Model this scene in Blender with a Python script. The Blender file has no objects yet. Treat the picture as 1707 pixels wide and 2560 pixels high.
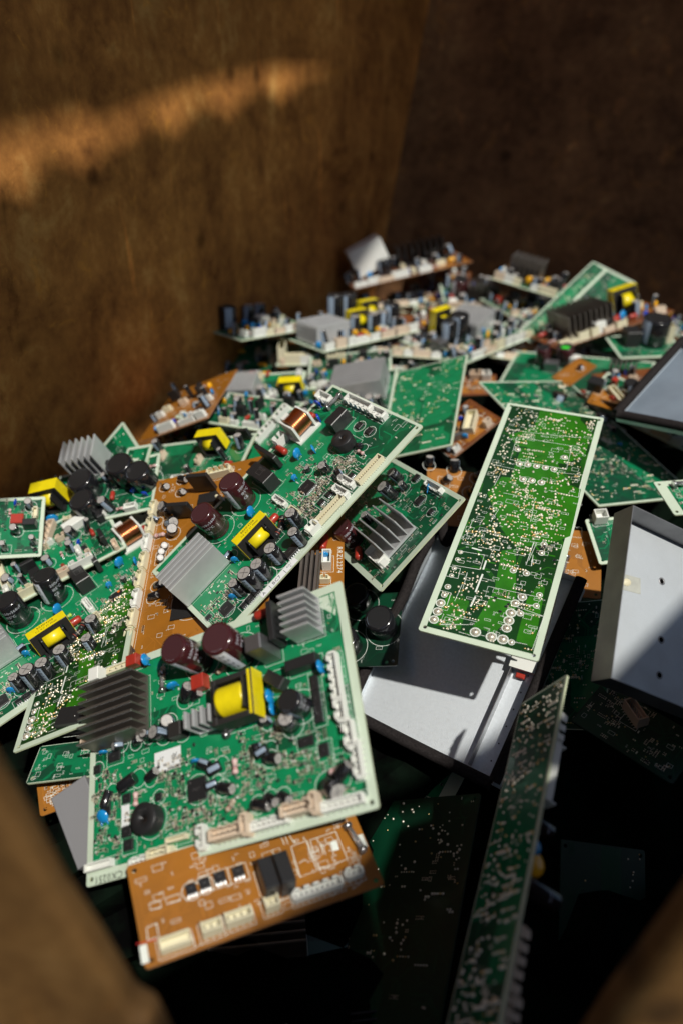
import bpy, math, random
from mathutils import Matrix, Vector
from mathutils.geometry import tessellate_polygon
# ---------------------------------------------------------------- camera, light, exposure
SC = bpy.context.scene
COL = SC.collection
cam_d = bpy.data.cameras.new('camera'); cam = bpy.data.objects.new('camera', cam_d); COL.objects.link(cam)
cam.location = (0, 0, 1.15); cam.rotation_euler = (math.radians(60), 0, 0)
cam_d.sensor_fit = 'VERTICAL'; cam_d.sensor_height = 36; cam_d.lens = 28.0
cam_d.clip_start = .02; cam_d.clip_end = 100
cam_d.dof.use_dof = True; cam_d.dof.focus_distance = .77; cam_d.dof.aperture_fstop = 2.6
SC.camera = cam
SUN = Vector((.26, -.52, .81)).normalized()
world = bpy.data.worlds.new('World'); SC.world = world; world.use_nodes = True
wn = world.node_tree.nodes; wl = world.node_tree.links
bgn = wn['Background']; sky = wn.new('ShaderNodeTexSky'); sky.sky_type = 'NISHITA'; sky.sun_disc = False
sky.sun_elevation = math.asin(SUN.z); sky.sun_rotation = math.atan2(SUN.x, SUN.y)
wl.new(sky.outputs[0], bgn.inputs[0]); bgn.inputs[1].default_value = .068
sd = bpy.data.lights.new('sun', 'SUN'); sd.energy = 4.1; sd.angle = math.radians(1.0); sd.color = (1, .96, .88)
sun = bpy.data.objects.new('sun', sd); COL.objects.link(sun)
sun.rotation_euler = SUN.to_track_quat('Z', 'Y').to_euler(); sun.location = (1, -1, 3)
vs = SC.view_settings; vs.view_transform = 'Standard'; vs.look = 'None'; vs.gamma = 1; vs.exposure = 0
SC.cycles.max_bounces = 5; SC.cycles.diffuse_bounces = 3; SC.cycles.glossy_bounces = 3
SC.cycles.transmission_bounces = 4; SC.cycles.caustics_reflective = False; SC.cycles.caustics_refractive = False
SC.cycles.sample_clamp_indirect = 4

# ---------------------------------------------------------------- materials
MATS = {}
def mat(name, base, rough=.5, metal=0, coat=0, bump=0, bscale=400, var=0, vscale=60, base2=None, spec=.5, trans=0, alpha=None):
    if name in MATS: return MATS[name]
    m = bpy.data.materials.new(name); m.use_nodes = True
    nt = m.node_tree; p = nt.nodes['Principled BSDF']
    p.inputs['Base Color'].default_value = (*base, 1); p.inputs['Roughness'].default_value = rough
    p.inputs['Metallic'].default_value = metal; p.inputs['Coat Weight'].default_value = coat
    p.inputs['Coat Roughness'].default_value = .12; p.inputs['Specular IOR Level'].default_value = spec
    p.inputs['Transmission Weight'].default_value = trans
    if var or base2 or bump:
        tc = nt.nodes.new('ShaderNodeTexCoord')
    if var or base2:
        nz = nt.nodes.new('ShaderNodeTexNoise'); nz.inputs['Scale'].default_value = vscale; nz.inputs['Detail'].default_value = 6
        nt.links.new(tc.outputs['Object'], nz.inputs['Vector'])
        rp = nt.nodes.new('ShaderNodeValToRGB'); b2 = base2 or tuple(c * (1 - var) for c in base)
        rp.color_ramp.elements[0].position = .38; rp.color_ramp.elements[1].position = .64
        rp.color_ramp.elements[0].color = (*b2, 1); rp.color_ramp.elements[1].color = (*base, 1)
        nt.links.new(nz.outputs[0], rp.inputs[0]); nt.links.new(rp.outputs[0], p.inputs['Base Color'])
        mr = nt.nodes.new('ShaderNodeMapRange'); mr.inputs['To Min'].default_value = min(1, rough * 1.5); mr.inputs['To Max'].default_value = rough * .8
        nt.links.new(nz.outputs[0], mr.inputs[0]); nt.links.new(mr.outputs[0], p.inputs['Roughness'])
    if bump:
        n2 = nt.nodes.new('ShaderNodeTexNoise'); n2.inputs['Scale'].default_value = bscale; n2.inputs['Detail'].default_value = 3
        nt.links.new(tc.outputs['Object'], n2.inputs['Vector'])
        bn = nt.nodes.new('ShaderNodeBump'); bn.inputs['Strength'].default_value = bump; bn.inputs['Distance'].default_value = .0006
        nt.links.new(n2.outputs[0], bn.inputs['Height']); nt.links.new(bn.outputs[0], p.inputs['Normal'])
    MATS[name] = m
    return m
M = {
 'mask': mat('green_solder_mask', (.0015, .105, .038), .36, coat=.22, base2=(.004, .060, .028), vscale=32),
 'trace': mat('green_covered_trace', (.004, .235, .088), .32, coat=.25, var=.15, vscale=90),
 'mask2': mat('teal_green_solder_mask', (.002, .080, .032), .36, coat=.25, base2=(.008, .050, .028), vscale=32),
 'trace2': mat('teal_covered_trace', (.005, .20, .08), .28, coat=.5, var=.2, vscale=90),
 'mask3': mat('grass_green_solder_mask', (.008, .050, .008), .26, coat=.6, var=.3, vscale=30),
 'trace3': mat('grass_green_covered_copper', (.030, .19, .008), .22, coat=.6, var=.25, vscale=50),
 'maskd': mat('shade_dark_green_mask', (.002, .028, .013), .35, coat=.3, var=.3, vscale=30),  # green mask darkened to put deep shade into the colour
 'traced': mat('shade_dark_green_trace', (.003, .045, .02), .3, coat=.3),
 'pale': mat('pale_board_laminate', (.56, .66, .52), .5, var=.1, vscale=25, bump=.1, bscale=1500),
 'edge': mat('board_edge_laminate', (.50, .55, .36), .65, var=.2, vscale=80),
 'orange': mat('orange_phenolic_board', (.34, .128, .010), .42, coat=.3, var=.22, vscale=20),
 'orange2': mat('orange_covered_trace', (.36, .14, .018), .38, coat=.3),
 'brown': mat('brown_phenolic_board', (.20, .062, .018), .4, coat=.2, var=.35, vscale=25),
 'edgeb': mat('brown_board_edge', (.32, .16, .08), .7),
 'silk': mat('white_silkscreen', (.72, .76, .70), .55),
 'solder': mat('solder_metal', (.82, .76, .62), .3, .6, bump=.15, bscale=900),
 'gold': mat('brass_pin_metal', (.72, .52, .24), .3, 1),
 'tin': mat('tinned_lead_metal', (.66, .67, .68), .3, 1),
 'alu': mat('extruded_aluminium', (.66, .67, .68), .42, .55, bump=.12, bscale=700, var=.15, vscale=30),
 'alutip': mat('pale_fin_edge', (.86, .87, .88), .35, .3),  # tips toned paler than the fins so each fin stands out
 'aludark': mat('dull_aluminium_reflection_tint', (.24, .21, .185), .42, .75, var=.25, vscale=40),  # brown-dark base puts the reflection of the rust into the colour
 'alupaint': mat('zinc_coated_steel', (.74, .79, .83), .46, .6, bump=.35, bscale=1300, var=.06, vscale=300),
 'alublue': mat('shade_tinted_coated_steel', (.27, .33, .40), .42, .3, bump=.35, bscale=1300, var=.25, vscale=12),  # tray steel darkened and blued because this floor turns from the sun
 'alugrey': mat('grey_coated_steel', (.56, .60, .63), .45, .5, bump=.35, bscale=1300, var=.12, vscale=25),
 'steeldk': mat('bare_steel', (.32, .32, .33), .4, .9, var=.2, vscale=30),
 'ferr': mat('black_ferrite', (.022, .020, .019), .5, bump=.3, bscale=900),
 'black': mat('black_plastic', (.018, .018, .019), .38, bump=.12, bscale=600),
 'blackg': mat('black_shrink_sleeve', (.012, .012, .014), .16, coat=.6),
 'brownc': mat('maroon_shrink_sleeve', (.050, .012, .014), .17, coat=.7),
 'browntop': mat('maroon_sleeve_top', (.060, .022, .026), .35),
 'strb': mat('blue_grey_sleeve_print', (.26, .33, .42), .3, coat=.4),
 'strw': mat('white_sleeve_print', (.62, .65, .72), .3, coat=.4),
 'captop': mat('capacitor_can_top', (.40, .38, .36), .55, .2),
 'white': mat('white_nylon', (.74, .75, .70), .5, bump=.06, bscale=500, spec=.4),
 'cream': mat('cream_nylon', (.70, .65, .46), .5, bump=.06, bscale=500),
 'beige': mat('beige_nylon', (.66, .53, .40), .5),
 'blue': mat('blue_epoxy', (.010, .25, .60), .22, coat=.6, var=.12, vscale=200),
 'dblue': mat('dark_blue_epoxy', (.006, .05, .48), .2, coat=.6),
 'yellow': mat('yellow_winding_tape', (.84, .68, .008), .33, coat=.3, var=.12, vscale=120),
 'oyel': mat('orange_yellow_epoxy', (.85, .42, .01), .3, coat=.4),
 'red': mat('red_epoxy', (.42, .035, .02), .35, coat=.3, var=.2, vscale=150),
 'redb': mat('brick_red_epoxy', (.30, .045, .025), .35, coat=.3),
 'copper': mat('enamelled_copper', (.80, .33, .14), .25, 1),
 'pink': mat('pink_resistor_body', (.62, .42, .40), .45),
 'tan': mat('tan_ceramic', (.42, .35, .26), .5),
 'lime': mat('yellow_green_body', (.42, .62, .08), .4),
 'glass': mat('fuse_glass', (.85, .85, .85), .05, trans=.85),
 'foam': mat('black_foam', (.028, .024, .024), .95, bump=1, bscale=900, var=.4, vscale=500, spec=.1),
 'tape': mat('old_clear_tape', (.46, .47, .42), .3, coat=.3, var=.15, vscale=120),
 'greyp': mat('grey_paint', (.21, .21, .22), .5, bump=.3, bscale=1200),
 'paper': mat('white_sticker_paper', (.78, .80, .80), .5),
 'ink': mat('black_ink', (.008, .008, .009), .6),
 'bink': mat('blue_marker_ink', (.02, .03, .32), .5),
 'rink': mat('red_marker_ink', (.5, .02, .02), .5),
 'oink': mat('orange_marker_ink', (.9, .2, .02), .5),
 'hole': mat('dark_hole', (.004, .004, .004), .9, spec=0),
}
def rust(name, cols, scale, rough=.85, spec=.15):
    m = bpy.data.materials.new(name); m.use_nodes = True
    nt = m.node_tree; N = nt.nodes; Lk = nt.links; p = N['Principled BSDF']
    tc = N.new('ShaderNodeTexCoord')
    def mapping(sc):
        q = N.new('ShaderNodeMapping'); q.inputs['Scale'].default_value = sc; Lk.new(tc.outputs['Object'], q.inputs[0]); return q.outputs[0]
    iso, drip, scr = mapping((1, 1, 1)), mapping((1, 1, .28)), mapping((1.6, 1.6, .12))
    def noise(vec, s, d, r=.65, dist=0):
        n = N.new('ShaderNodeTexNoise'); n.inputs['Scale'].default_value = s; n.inputs['Detail'].default_value = d; n.inputs['Roughness'].default_value = r
        n.inputs['Distortion'].default_value = dist; Lk.new(vec, n.inputs['Vector']); return n.outputs[0]
    def ramp(v, stops):
        r = N.new('ShaderNodeValToRGB'); e = r.color_ramp.elements
        e[0].position, e[0].color = stops[0][0], (*stops[0][1], 1); e[1].position, e[1].color = stops[-1][0], (*stops[-1][1], 1)
        for pos, c in stops[1:-1]: k = e.new(pos); k.color = (*c, 1)
        Lk.new(v, r.inputs[0]); return r.outputs[0]
    def mix(a, b, f, mode='MULTIPLY'):
        x = N.new('ShaderNodeMixRGB'); x.blend_type = mode
        if isinstance(f, float): x.inputs[0].default_value = f
        else: Lk.new(f, x.inputs[0])
        Lk.new(a, x.inputs[1]); Lk.new(b, x.inputs[2]); return x.outputs[0]
    def add(a, wa, b_, wb):
        x = N.new('ShaderNodeMath'); x.operation = 'MULTIPLY'; x.inputs[1].default_value = wa; Lk.new(a, x.inputs[0])
        y = N.new('ShaderNodeMath'); y.operation = 'MULTIPLY_ADD'; y.inputs[1].default_value = wb; Lk.new(b_, y.inputs[0]); Lk.new(x.outputs[0], y.inputs[2]); return y.outputs[0]
    fine = noise(iso, scale * 11, 4, .6); mid = noise(iso, scale * 1.6, 8, .7, .6); dr = noise(drip, scale * 2.2, 7, .7)
    h = add(add(fine, .22, mid, .48), 1.0, dr, .30)
    base = ramp(h, [(.36, cols[0]), (.46, cols[1]), (.54, cols[2]), (.70, cols[3])])
    big = ramp(noise(iso, scale * .28, 3), [(.36, (.50, .46, .44)), (.64, (1.3, 1.25, 1.1))])
    c = mix(base, big, .8)
    # orange blooms, dark scale patches and thin scraped lines
    bloom = ramp(noise(iso, scale * 3.1, 6, .8, .8), [(.58, (0, 0, 0)), (.68, (.55, .55, .55))])
    oc = N.new('ShaderNodeRGB'); oc.outputs[0].default_value = (cols[3][0] * 1.0, cols[3][1] * .75, cols[3][2] * .4, 1)
    c = mix(c, oc.outputs[0], bloom, 'MIX')
    dark = ramp(noise(iso, scale * .9, 7, .75, 1.2), [(.30, (.28, .24, .22)), (.42, (1, 1, 1))]); c = mix(c, dark, .85)
    v = N.new('ShaderNodeTexVoronoi'); v.inputs['Scale'].default_value = 8; Lk.new(tc.outputs['Object'], v.inputs['Vector'])
    c = mix(c, ramp(v.outputs['Distance'], [(.04, (.22, .2, .18)), (.13, (1, 1, 1))]), .75)
    sl = ramp(noise(scr, scale * 5, 2, .5, .3), [(.66, (1, 1, 1)), (.70, (1.6, 1.5, 1.35))]); c = mix(c, sl, .8)
    Lk.new(c, p.inputs['Base Color'])
    p.inputs['Roughness'].default_value = rough; p.inputs['Specular IOR Level'].default_value = spec
    bn = N.new('ShaderNodeBump'); bn.inputs['Strength'].default_value = .35; bn.inputs['Distance'].default_value = .003
    Lk.new(h, bn.inputs['Height']); Lk.new(bn.outputs[0], p.inputs['Normal'])
    return m
M['rust'] = rust('rusted_steel_plate', [(.16, .062, .019), (.33, .138, .039), (.48, .21, .057), (.78, .46, .155)], 5)
M['rust3'] = rust('end_rust_shade_toned', [(.055, .028, .014), (.120, .060, .028), (.18, .092, .042), (.33, .20, .09)], 4.3)  # side wall rust darkened and greyed to paint in the end wall's shade
M['rust2'] = rust('worn_rusty_rim', [(.075, .036, .011), (.10, .051, .015), (.125, .066, .021), (.18, .105, .04)], 14, .7, .3)

# ---------------------------------------------------------------- mesh builder (millimetres in, metres out)
def rot2(x, y, a):
    c, s = math.cos(a), math.sin(a); return x * c - y * s, x * s + y * c
GLY = {}
def glyph(ch):
    if ch in GLY: return GLY[ch]
    cu = bpy.data.curves.new('g', 'FONT'); cu.body = ch; cu.size = 1; cu.resolution_u = 2; cu.fill_mode = 'FRONT' if False else 'BOTH'
    ob = bpy.data.objects.new('g', cu); me = bpy.data.meshes.new_from_object(ob)
    vs_ = [(v.co.x, v.co.y) for v in me.vertices]; fs = [tuple(p.vertices) for p in me.polygons if p.normal.z > 0 or True]
    adv = (max([v[0] for v in vs_]) if vs_ else .25) + .09
    bpy.data.objects.remove(ob); bpy.data.curves.remove(cu); bpy.data.meshes.remove(me)
    GLY[ch] = (vs_, fs, adv); return GLY[ch]
class MB:
    def __init__(s): s.v = []; s.f = []; s.m = []; s.mats = []; s.sm = []
    def mi(s, m):
        m = M[m]
        if m not in s.mats: s.mats.append(m)
        return s.mats.index(m)
    def add(s, vs_, fs, m, smooth=False):
        o = len(s.v); s.v += vs_; k = s.mi(m)
        for f in fs: s.f.append(tuple(i + o for i in f)); s.m.append(k); s.sm.append(smooth)
    def box(s, cx, cy, z0, sx, sy, sz, m, a=0, taper=1):
        vs_ = []
        for z, t in ((z0, 1), (z0 + sz, taper)):
            for dx, dy in ((-1, -1), (1, -1), (1, 1), (-1, 1)):
                x, y = rot2(dx * sx / 2 * t, dy * sy / 2 * t, a); vs_.append((cx + x, cy + y, z))
        s.add(vs_, [(3, 2, 1, 0), (4, 5, 6, 7), (0, 1, 5, 4), (1, 2, 6, 5), (2, 3, 7, 6), (3, 0, 4, 7)], m)
    def bbox(s, cx, cy, z0, sx, sy, sz, m, b=.5, a=0):       # box with bevelled top edges
        vs_ = []
        for z, i in ((z0, 0), (z0 + sz - b, 0), (z0 + sz, b)):
            for dx, dy in ((-1, -1), (1, -1), (1, 1), (-1, 1)):
                x, y = rot2(dx * (sx / 2 - i), dy * (sy / 2 - i), a); vs_.append((cx + x, cy + y, z))
        fs = [(3, 2, 1, 0), (8, 9, 10, 11)]
        for l in (0, 4):
            for k in range(4): fs.append((l + k, l + (k + 1) % 4, l + 4 + (k + 1) % 4, l + 4 + k))
        s.add(vs_, fs, m)
    def lathe(s, prof, m, n=20, c=(0, 0, 0), R=None, smooth=True, caps=True, sx=1, sy=1):   # prof [(r,z)]
        vs_ = []
        for r, z in prof:
            for k in range(n):
                a = 2 * math.pi * k / n; p = Vector((r * sx * math.cos(a), r * sy * math.sin(a), z))
                if R: p = R @ p
                vs_.append((p.x + c[0], p.y + c[1], p.z + c[2]))
        fs = []
        for i in range(len(prof) - 1):
            for k in range(n): fs.append((i * n + k, i * n + (k + 1) % n, (i + 1) * n + (k + 1) % n, (i + 1) * n + k))
        s.add(vs_, fs, m, smooth)
        if caps:
            o = len(s.v) - len(vs_); k = s.mi(m)
            for f in (tuple(range(n))[::-1], tuple(range((len(prof) - 1) * n, len(prof) * n))):
                s.f.append(tuple(i + o for i in f)); s.m.append(k); s.sm.append(False)
    def disc(s, cx, cy, z, r, m, n=14, r0=0):
        if r0:
            vs_ = [(cx + q * math.cos(2 * math.pi * k / n), cy + q * math.sin(2 * math.pi * k / n), z) for q in (r0, r) for k in range(n)]
            s.add(vs_, [(k, n + k, n + (k + 1) % n, (k + 1) % n) for k in range(n)], m)
        else:
            s.add([(cx + r * math.cos(2 * math.pi * k / n), cy + r * math.sin(2 * math.pi * k / n), z) for k in range(n)], [tuple(range(n))], m)
    def dome(s, cx, cy, z, r, h, m, n=8):
        s.lathe([(r, z), (r * .8, z + h * .6), (r * .35, z + h * .95), (.01, z + h)], m, n, (cx, cy, 0), caps=False)
    def ribbon(s, pts, w, z, m):
        vs_ = []; fs = []
        for i, (x, y) in enumerate(pts):
            a = pts[max(i - 1, 0)]; b = pts[min(i + 1, len(pts) - 1)]; dx, dy = b[0] - a[0], b[1] - a[1]; L = math.hypot(dx, dy) or 1
            k = w / 2
            if 0 < i < len(pts) - 1:
                d1 = (x - a[0], y - a[1]); l1 = math.hypot(*d1) or 1; c = (d1[0] * dx + d1[1] * dy) / (l1 * L); k = w / 2 / max(.5, c)
            nx, ny = -dy / L * k, dx / L * k; vs_ += [(x + nx, y + ny, z), (x - nx, y - ny, z)]
            if i: fs.append((2 * i - 2, 2 * i - 1, 2 * i + 1, 2 * i))
        s.add(vs_, fs, m)
    def frame(s, cx, cy, sx, sy, w, z, m, a=0):
        c = [rot2(dx * sx / 2, dy * sy / 2, a) for dx, dy in ((-1, -1), (1, -1), (1, 1), (-1, 1))]
        c = [(cx + x, cy + y) for x, y in c]
        for k in range(4): s.ribbon([c[k], c[(k + 1) % 4]], w, z + .01 * (k % 2), m)
    def poly(s, loops, z, m, thick=0, edge=None):     # loops: outer then holes
        ls = [[Vector((x, y, 0)) for x, y in l] for l in loops]
        flat = [p for l in ls for p in l]; tri = tessellate_polygon(ls)
        def up(t):
            a, b, c = (flat[i] for i in t); return (b - a).cross(c - a).z > 0
        top = [t if up(t) else t[::-1] for t in tri]
        s.add([(p.x, p.y, z) for p in flat], top, m)
        if thick:
            s.add([(p.x, p.y, z - thick) for p in flat], [t[::-1] for t in top], m)
            for l in ls:
                n = len(l); s.add([(p.x, p.y, z) for p in l] + [(p.x, p.y, z - thick) for p in l], [(k, (k + 1) % n, n + (k + 1) % n, n + k) for k in range(n)], edge or m)
    def text(s, t, x, y, size, a, m, z, sp=1, cx=False, mono=0):
        if cx: x0 = -sum((glyph(c)[2] if c != ' ' else .35) * sp for c in t) * size / 2
        else: x0 = 0
        y0 = -.35 * size if cx else 0
        for ch in t:
            if ch == ' ': x0 += .35 * size * sp; continue
            vs_, fs, adv = glyph(ch)
            o = []
            for u, w in vs_:
                px, py = rot2(x0 + u * size, y0 + w * size, a); o.append((x + px, y + py, z))
            s.add(o, fs, m); x0 += adv * size * sp
    def tube(s, pts, r, m, n=8, smooth=True, cap=True):
        P = [Vector(p) for p in pts]; vs_ = []
        up = Vector((0, 0, 1))
        for i, p in enumerate(P):
            d = (P[min(i + 1, len(P) - 1)] - P[max(i - 1, 0)]).normalized()
            u = d.cross(up)
            if u.length < .05: u = d.cross(Vector((1, 0, 0)))
            u.normalize(); v = d.cross(u); rr = r[i] if isinstance(r, (list, tuple)) else r
            for k in range(n):
                a = 2 * math.pi * k / n; q = p + (u * math.cos(a) + v * math.sin(a)) * rr; vs_.append(tuple(q))
        fs = [(i * n + k, i * n + (k + 1) % n, (i + 1) * n + (k + 1) % n, (i + 1) * n + k) for i in range(len(P) - 1) for k in range(n)]
        if cap: fs += [tuple(range(n)), tuple(range((len(P) - 1) * n, len(P) * n))[::-1]]
        s.add(vs_, fs, m, smooth)
    def mesh(s, name, sc=.001):
        me = bpy.data.meshes.new(name); me.from_pydata([(x * sc, y * sc, z * sc) for x, y, z in s.v], [], s.f)
        for m in s.mats: me.materials.append(m)
        me.polygons.foreach_set('material_index', s.m); me.polygons.foreach_set('use_smooth', s.sm); me.update(); return me
def link(name, me, parent=None, mtx=None):
    o = bpy.data.objects.new(name, me); COL.objects.link(o)
    if parent: o.parent = parent
    if mtx is not None: o.matrix_local = mtx
    return o
def empty(name, T, R3, label, cat, group=None):
    o = bpy.data.objects.new(name, None); COL.objects.link(o); o.empty_display_size = .02
    m = Matrix(((R3[0][0], R3[0][1], R3[0][2], T[0]), (R3[1][0], R3[1][1], R3[1][2], T[1]), (R3[2][0], R3[2][1], R3[2][2], T[2]), (0, 0, 0, 1)))
    o.matrix_world = m; o['label'] = label; o['category'] = cat
    if group: o['group'] = group
    return o
def T3(x, y, z=0, a=0, tilt=0, ta=0):     # local matrix, mm; tilt leans the part towards direction ta
    m = Matrix.Translation((x * .001, y * .001, z * .001))
    if tilt: m = m @ Matrix.Rotation(ta, 4, 'Z') @ Matrix.Rotation(tilt, 4, 'Y') @ Matrix.Rotation(-ta, 4, 'Z')
    return m @ Matrix.Rotation(a, 4, 'Z')

# ---------------------------------------------------------------- component library: CACHE[key] = [(name, mesh, [children])]
CACHE = {}
CS = [1.0]
def comp(parent, key, fn, mtx, *args):
    if CS[0] != 1: mtx = mtx @ Matrix.Scale(CS[0], 4)
    k = (key,) + args
    if k not in CACHE: CACHE[k] = fn(*args)
    nm, me, kids = CACHE[k]
    o = link(nm, me, parent, mtx)
    for kn, km in kids: link(kn, km, o)
    return o
def c_elcap(r, h, kind, hero):
    b = MB(); sleeve = {'k': 'blackg', 'm': 'brownc'}[kind]; n = 28 if hero else 16
    b.lathe([(r * .97, 0), (r, h * .03), (r, h * .06), (r * .95, h * .085), (r, h * .115), (r, h * .95), (r * .95, h * .99), (r * .84, h)], sleeve, n)
    t = MB()
    if kind == 'm': t.disc(0, 0, h + .06, r * .83, 'browntop', n)
    elif r > 9: t.disc(0, 0, h + .06, r * .83, 'black', n)
    else:
        t.disc(0, 0, h + .06, r * .83, 'captop', n)
        for a in (0, math.pi / 2): t.box(0, 0, h + .06, r * 1.25, r * .08, .05 + .02 * a, 'steeldk', a)
    st = MB(); sm = 'strw' if kind == 'm' else 'strb'; a0, a1, q = -.42, .42, 6
    def at(a, z, rr=r + .12): return (rr * math.cos(a), rr * math.sin(a), z)
    vs_ = []; 
    for i in range(q + 1):
        a = a0 + (a1 - a0) * i / q; vs_ += [at(a, h * .12), at(a, h * .94), at(a, h * .985, r * .93), at(a, h + .09, r * .8)]
    st.add(vs_, [(4 * i + j, 4 * i + 4 + j, 4 * i + 5 + j, 4 * i + 1 + j) for i in range(q) for j in range(3)], sm, True)
    if hero and r > 5:
        for j in range(4):      # minus bars printed on the stripe
            z = h * (.2 + .19 * j); w = .16
            st.add([at(-w, z, r + .2), at(w, z, r + .2), at(w, z + h * .09, r + .2), at(-w, z + h * .09, r + .2)], [(0, 1, 2, 3)], 'ink')
            st.add([at(-w * .6, z + h * .015, r + .26), at(w * .6, z + h * .015, r + .26), at(w * .6, z + h * .075, r + .26), at(-w * .6, z + h * .075, r + .26)], [(0, 1, 2, 3)], sm)
        for row, tx in enumerate(('200v560uF', '105°C', 'CE')[: (3 if r > 9 else 1)]):
            if r <= 9: tx = '25v470'
            ts = MB(); sz = r * .34
            ts.text(tx, 0, 0, sz, 0, 'strw', 0, mono=0)
            for vtx in range(len(ts.v)):
                x, y, _ = ts.v[vtx]; aa = 1.1 + x / r; ts.v[vtx] = at(aa, h * .72 - row * sz * 1.4 + y, r + .12)
            st.add(ts.v, ts.f, 'strw')
    if not hero:
        b.add(t.v, t.f, 'black' if (r > 9 or kind == 'm') else 'captop'); b.add(st.v, st.f, sm, True)
        return ('electrolytic_capacitor', b.mesh('electrolytic_capacitor'), [])
    return ('electrolytic_capacitor', b.mesh('electrolytic_capacitor'), [('can_top', t.mesh('can_top')), ('sleeve_stripe', st.mesh('sleeve_stripe'))])
def c_sink(sx, sy, h, n, m, along, base):
    b = MB()
    b.box(0, 0, 1.5, sx, sy, base, m)
    for i in range(n):
        t = -.5 + (i + .5) / n if n > 1 else 0
        if m != 'black':
            if along == 'x': b.box(0, (i / (n - 1) - .5) * (sy - 1.6), h - .1, sx, 1.5, .5, 'alutip' if m == 'alu' else 'alu')
            else: b.box((i / (n - 1) - .5) * (sx - 1.6), 0, h - .1, 1.5, sy, .5, 'alutip' if m == 'alu' else 'alu')
        if along == 'x': b.box(0, (i / (n - 1) - .5) * (sy - 1.6), 1.5 + base, sx, 1.3, h - base, m, 0, 1)
        else: b.box((i / (n - 1) - .5) * (sx - 1.6), 0, 1.5 + base, 1.3, sy, h - base, m)
    for dx in (-1, 1): b.box(dx * sx * .4, 0, 0, 1.5, 1.5, 1.6, 'tin')
    return ('heat_sink', b.mesh('heat_sink'), [])
def c_xfmr(sx, sy, h, a_txt):
    """sx: length of the bar, sy: depth. a_txt 2 = core lying flat, window upwards"""
    t = sx * (.12 if a_txt == 2 else .16); cw = sy * .42
    if a_txt == 2:
        b = MB()
        for s_ in (-1, 1):
            b.bbox(s_ * (sx / 2 - t / 2), 0, h * .25, t, sy, h * .6, 'ferr', .5); b.bbox(0, s_ * (sy / 2 - t / 2), h * .25, sx - 2 * t + .1, t, h * .598, 'ferr', .5)
        k = MB(); k.lathe([(.3, -sx * .325)] + [(1 - .012 * (j % 2), sx * (-.32 + .64 * j / 14)) for j in range(15)] + [(.3, sx * .325)], 'yellow', 24, (0, 0, h * .60), Matrix.Rotation(math.pi / 2, 3, 'Y'), sx=h * .47, sy=sy * .33)
        bo = MB(); bo.box(0, 0, 1.2, sx * .9, sy * .8, h * .25, 'black')
        for s_ in (-1, 1): bo.bbox(s_ * sx * .34, 0, h * .2, 1.2, sy * .66, h * .84, 'black', .3)
        tp = MB(); tp.box(sx / 2 + .2, 0, h * .27, .8, sy + .4, h * .56, 'yellow'); tp.box(sx / 2 - t / 2, 0, h * .86, t * .5, sy * .96, .3, 'yellow')
        return ('transformer', b.mesh('transformer_core'), [('winding', k.mesh('winding')), ('bobbin', bo.mesh('bobbin')), ('tape_band', tp.mesh('tape_band'))])
    b = MB()
    for s_ in (-1, 1): b.bbox(s_ * (sx / 2 - t / 2), 0, 3, t, cw, h - 3, 'ferr', .4)
    b.box(0, 0, h - t, sx - 2 * t + .2, cw * .99, t - .1, 'ferr'); b.box(0, 0, 3.1, sx - 2 * t + .2, cw * .99, t, 'ferr')
    k = MB(); k.lathe([(.2, -sx * .25), (1, -sx * .24), (1, sx * .24), (.2, sx * .25)], 'yellow', 22, (0, 0, h * .5), Matrix.Rotation(math.pi / 2, 3, 'Y'), sx=h * .29, sy=sy * .44)
    bo = MB()
    for s_ in (-1, 1): bo.bbox(s_ * sx * .28, 0, h * .16, sx * .05, sy * .96, h * .68, 'black', .3)
    for s_ in (-1, 1):
        bo.box(0, s_ * sy * .36, .8, sx * .8, sy * .22, 3.2, 'black')
        for j in range(5): bo.box((j - 2) * sx * .17, s_ * sy * .48, -.2, 1, 1, 2, 'tin')
    tp = MB(); tp.box(0, 0, h + .02, sx + .5, cw * .96, .35, 'yellow')
    for s_ in (-1, 1): tp.box(s_ * (sx / 2 + .2), 0, 3.5, .4, cw * .96, h - 3.5, 'yellow')
    if a_txt:
        tp.text('BRMF4208', 0, cw * .2, cw * .34, 0, 'ink', h + .45, cx=True)
        tp.text('DZ X17 ST 99ND', 0, -cw * .2, cw * .26, 0, 'ink', h + .47, cx=True)
    return ('transformer', b.mesh('transformer_core'), [('winding', k.mesh('winding')), ('bobbin', bo.mesh('bobbin')), ('tape_band', tp.mesh('tape_band'))])
def c_coil(s_):
    b = MB(); L = 19 * s_
    for d in (-1, 1): b.bbox(d * L * .55, 0, 0, 2.4 * s_, 22 * s_, 19 * s_, 'white', .6)
    b.box(0, 0, 0, L * 1.5, 27 * s_, 2.2, 'white'); b.bbox(-L * .22, 4 * s_, 10 * s_, L * .45, 14 * s_, 11 * s_, 'white', .6)
    w = MB()
    for i in range(9):
        x = (i - 4) * 2.0 * s_
        w.tube([(x, 11 * s_ * math.cos(t), 12 * s_ + 9.5 * s_ * math.sin(t)) for t in [2 * math.pi * k / 18 for k in range(19)]], 1.0 * s_, 'copper', 6, cap=False)
    w.lathe([(8.4 * s_, -L * .5), (8.4 * s_, L * .5)], 'copper', 18, (0, 0, 12 * s_), Matrix.Rotation(math.pi / 2, 3, 'Y'), sx=1, sy=1.16)
    return ('inductor', b.mesh('inductor_bobbin'), [('copper_winding', w.mesh('copper_winding'))])
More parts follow.
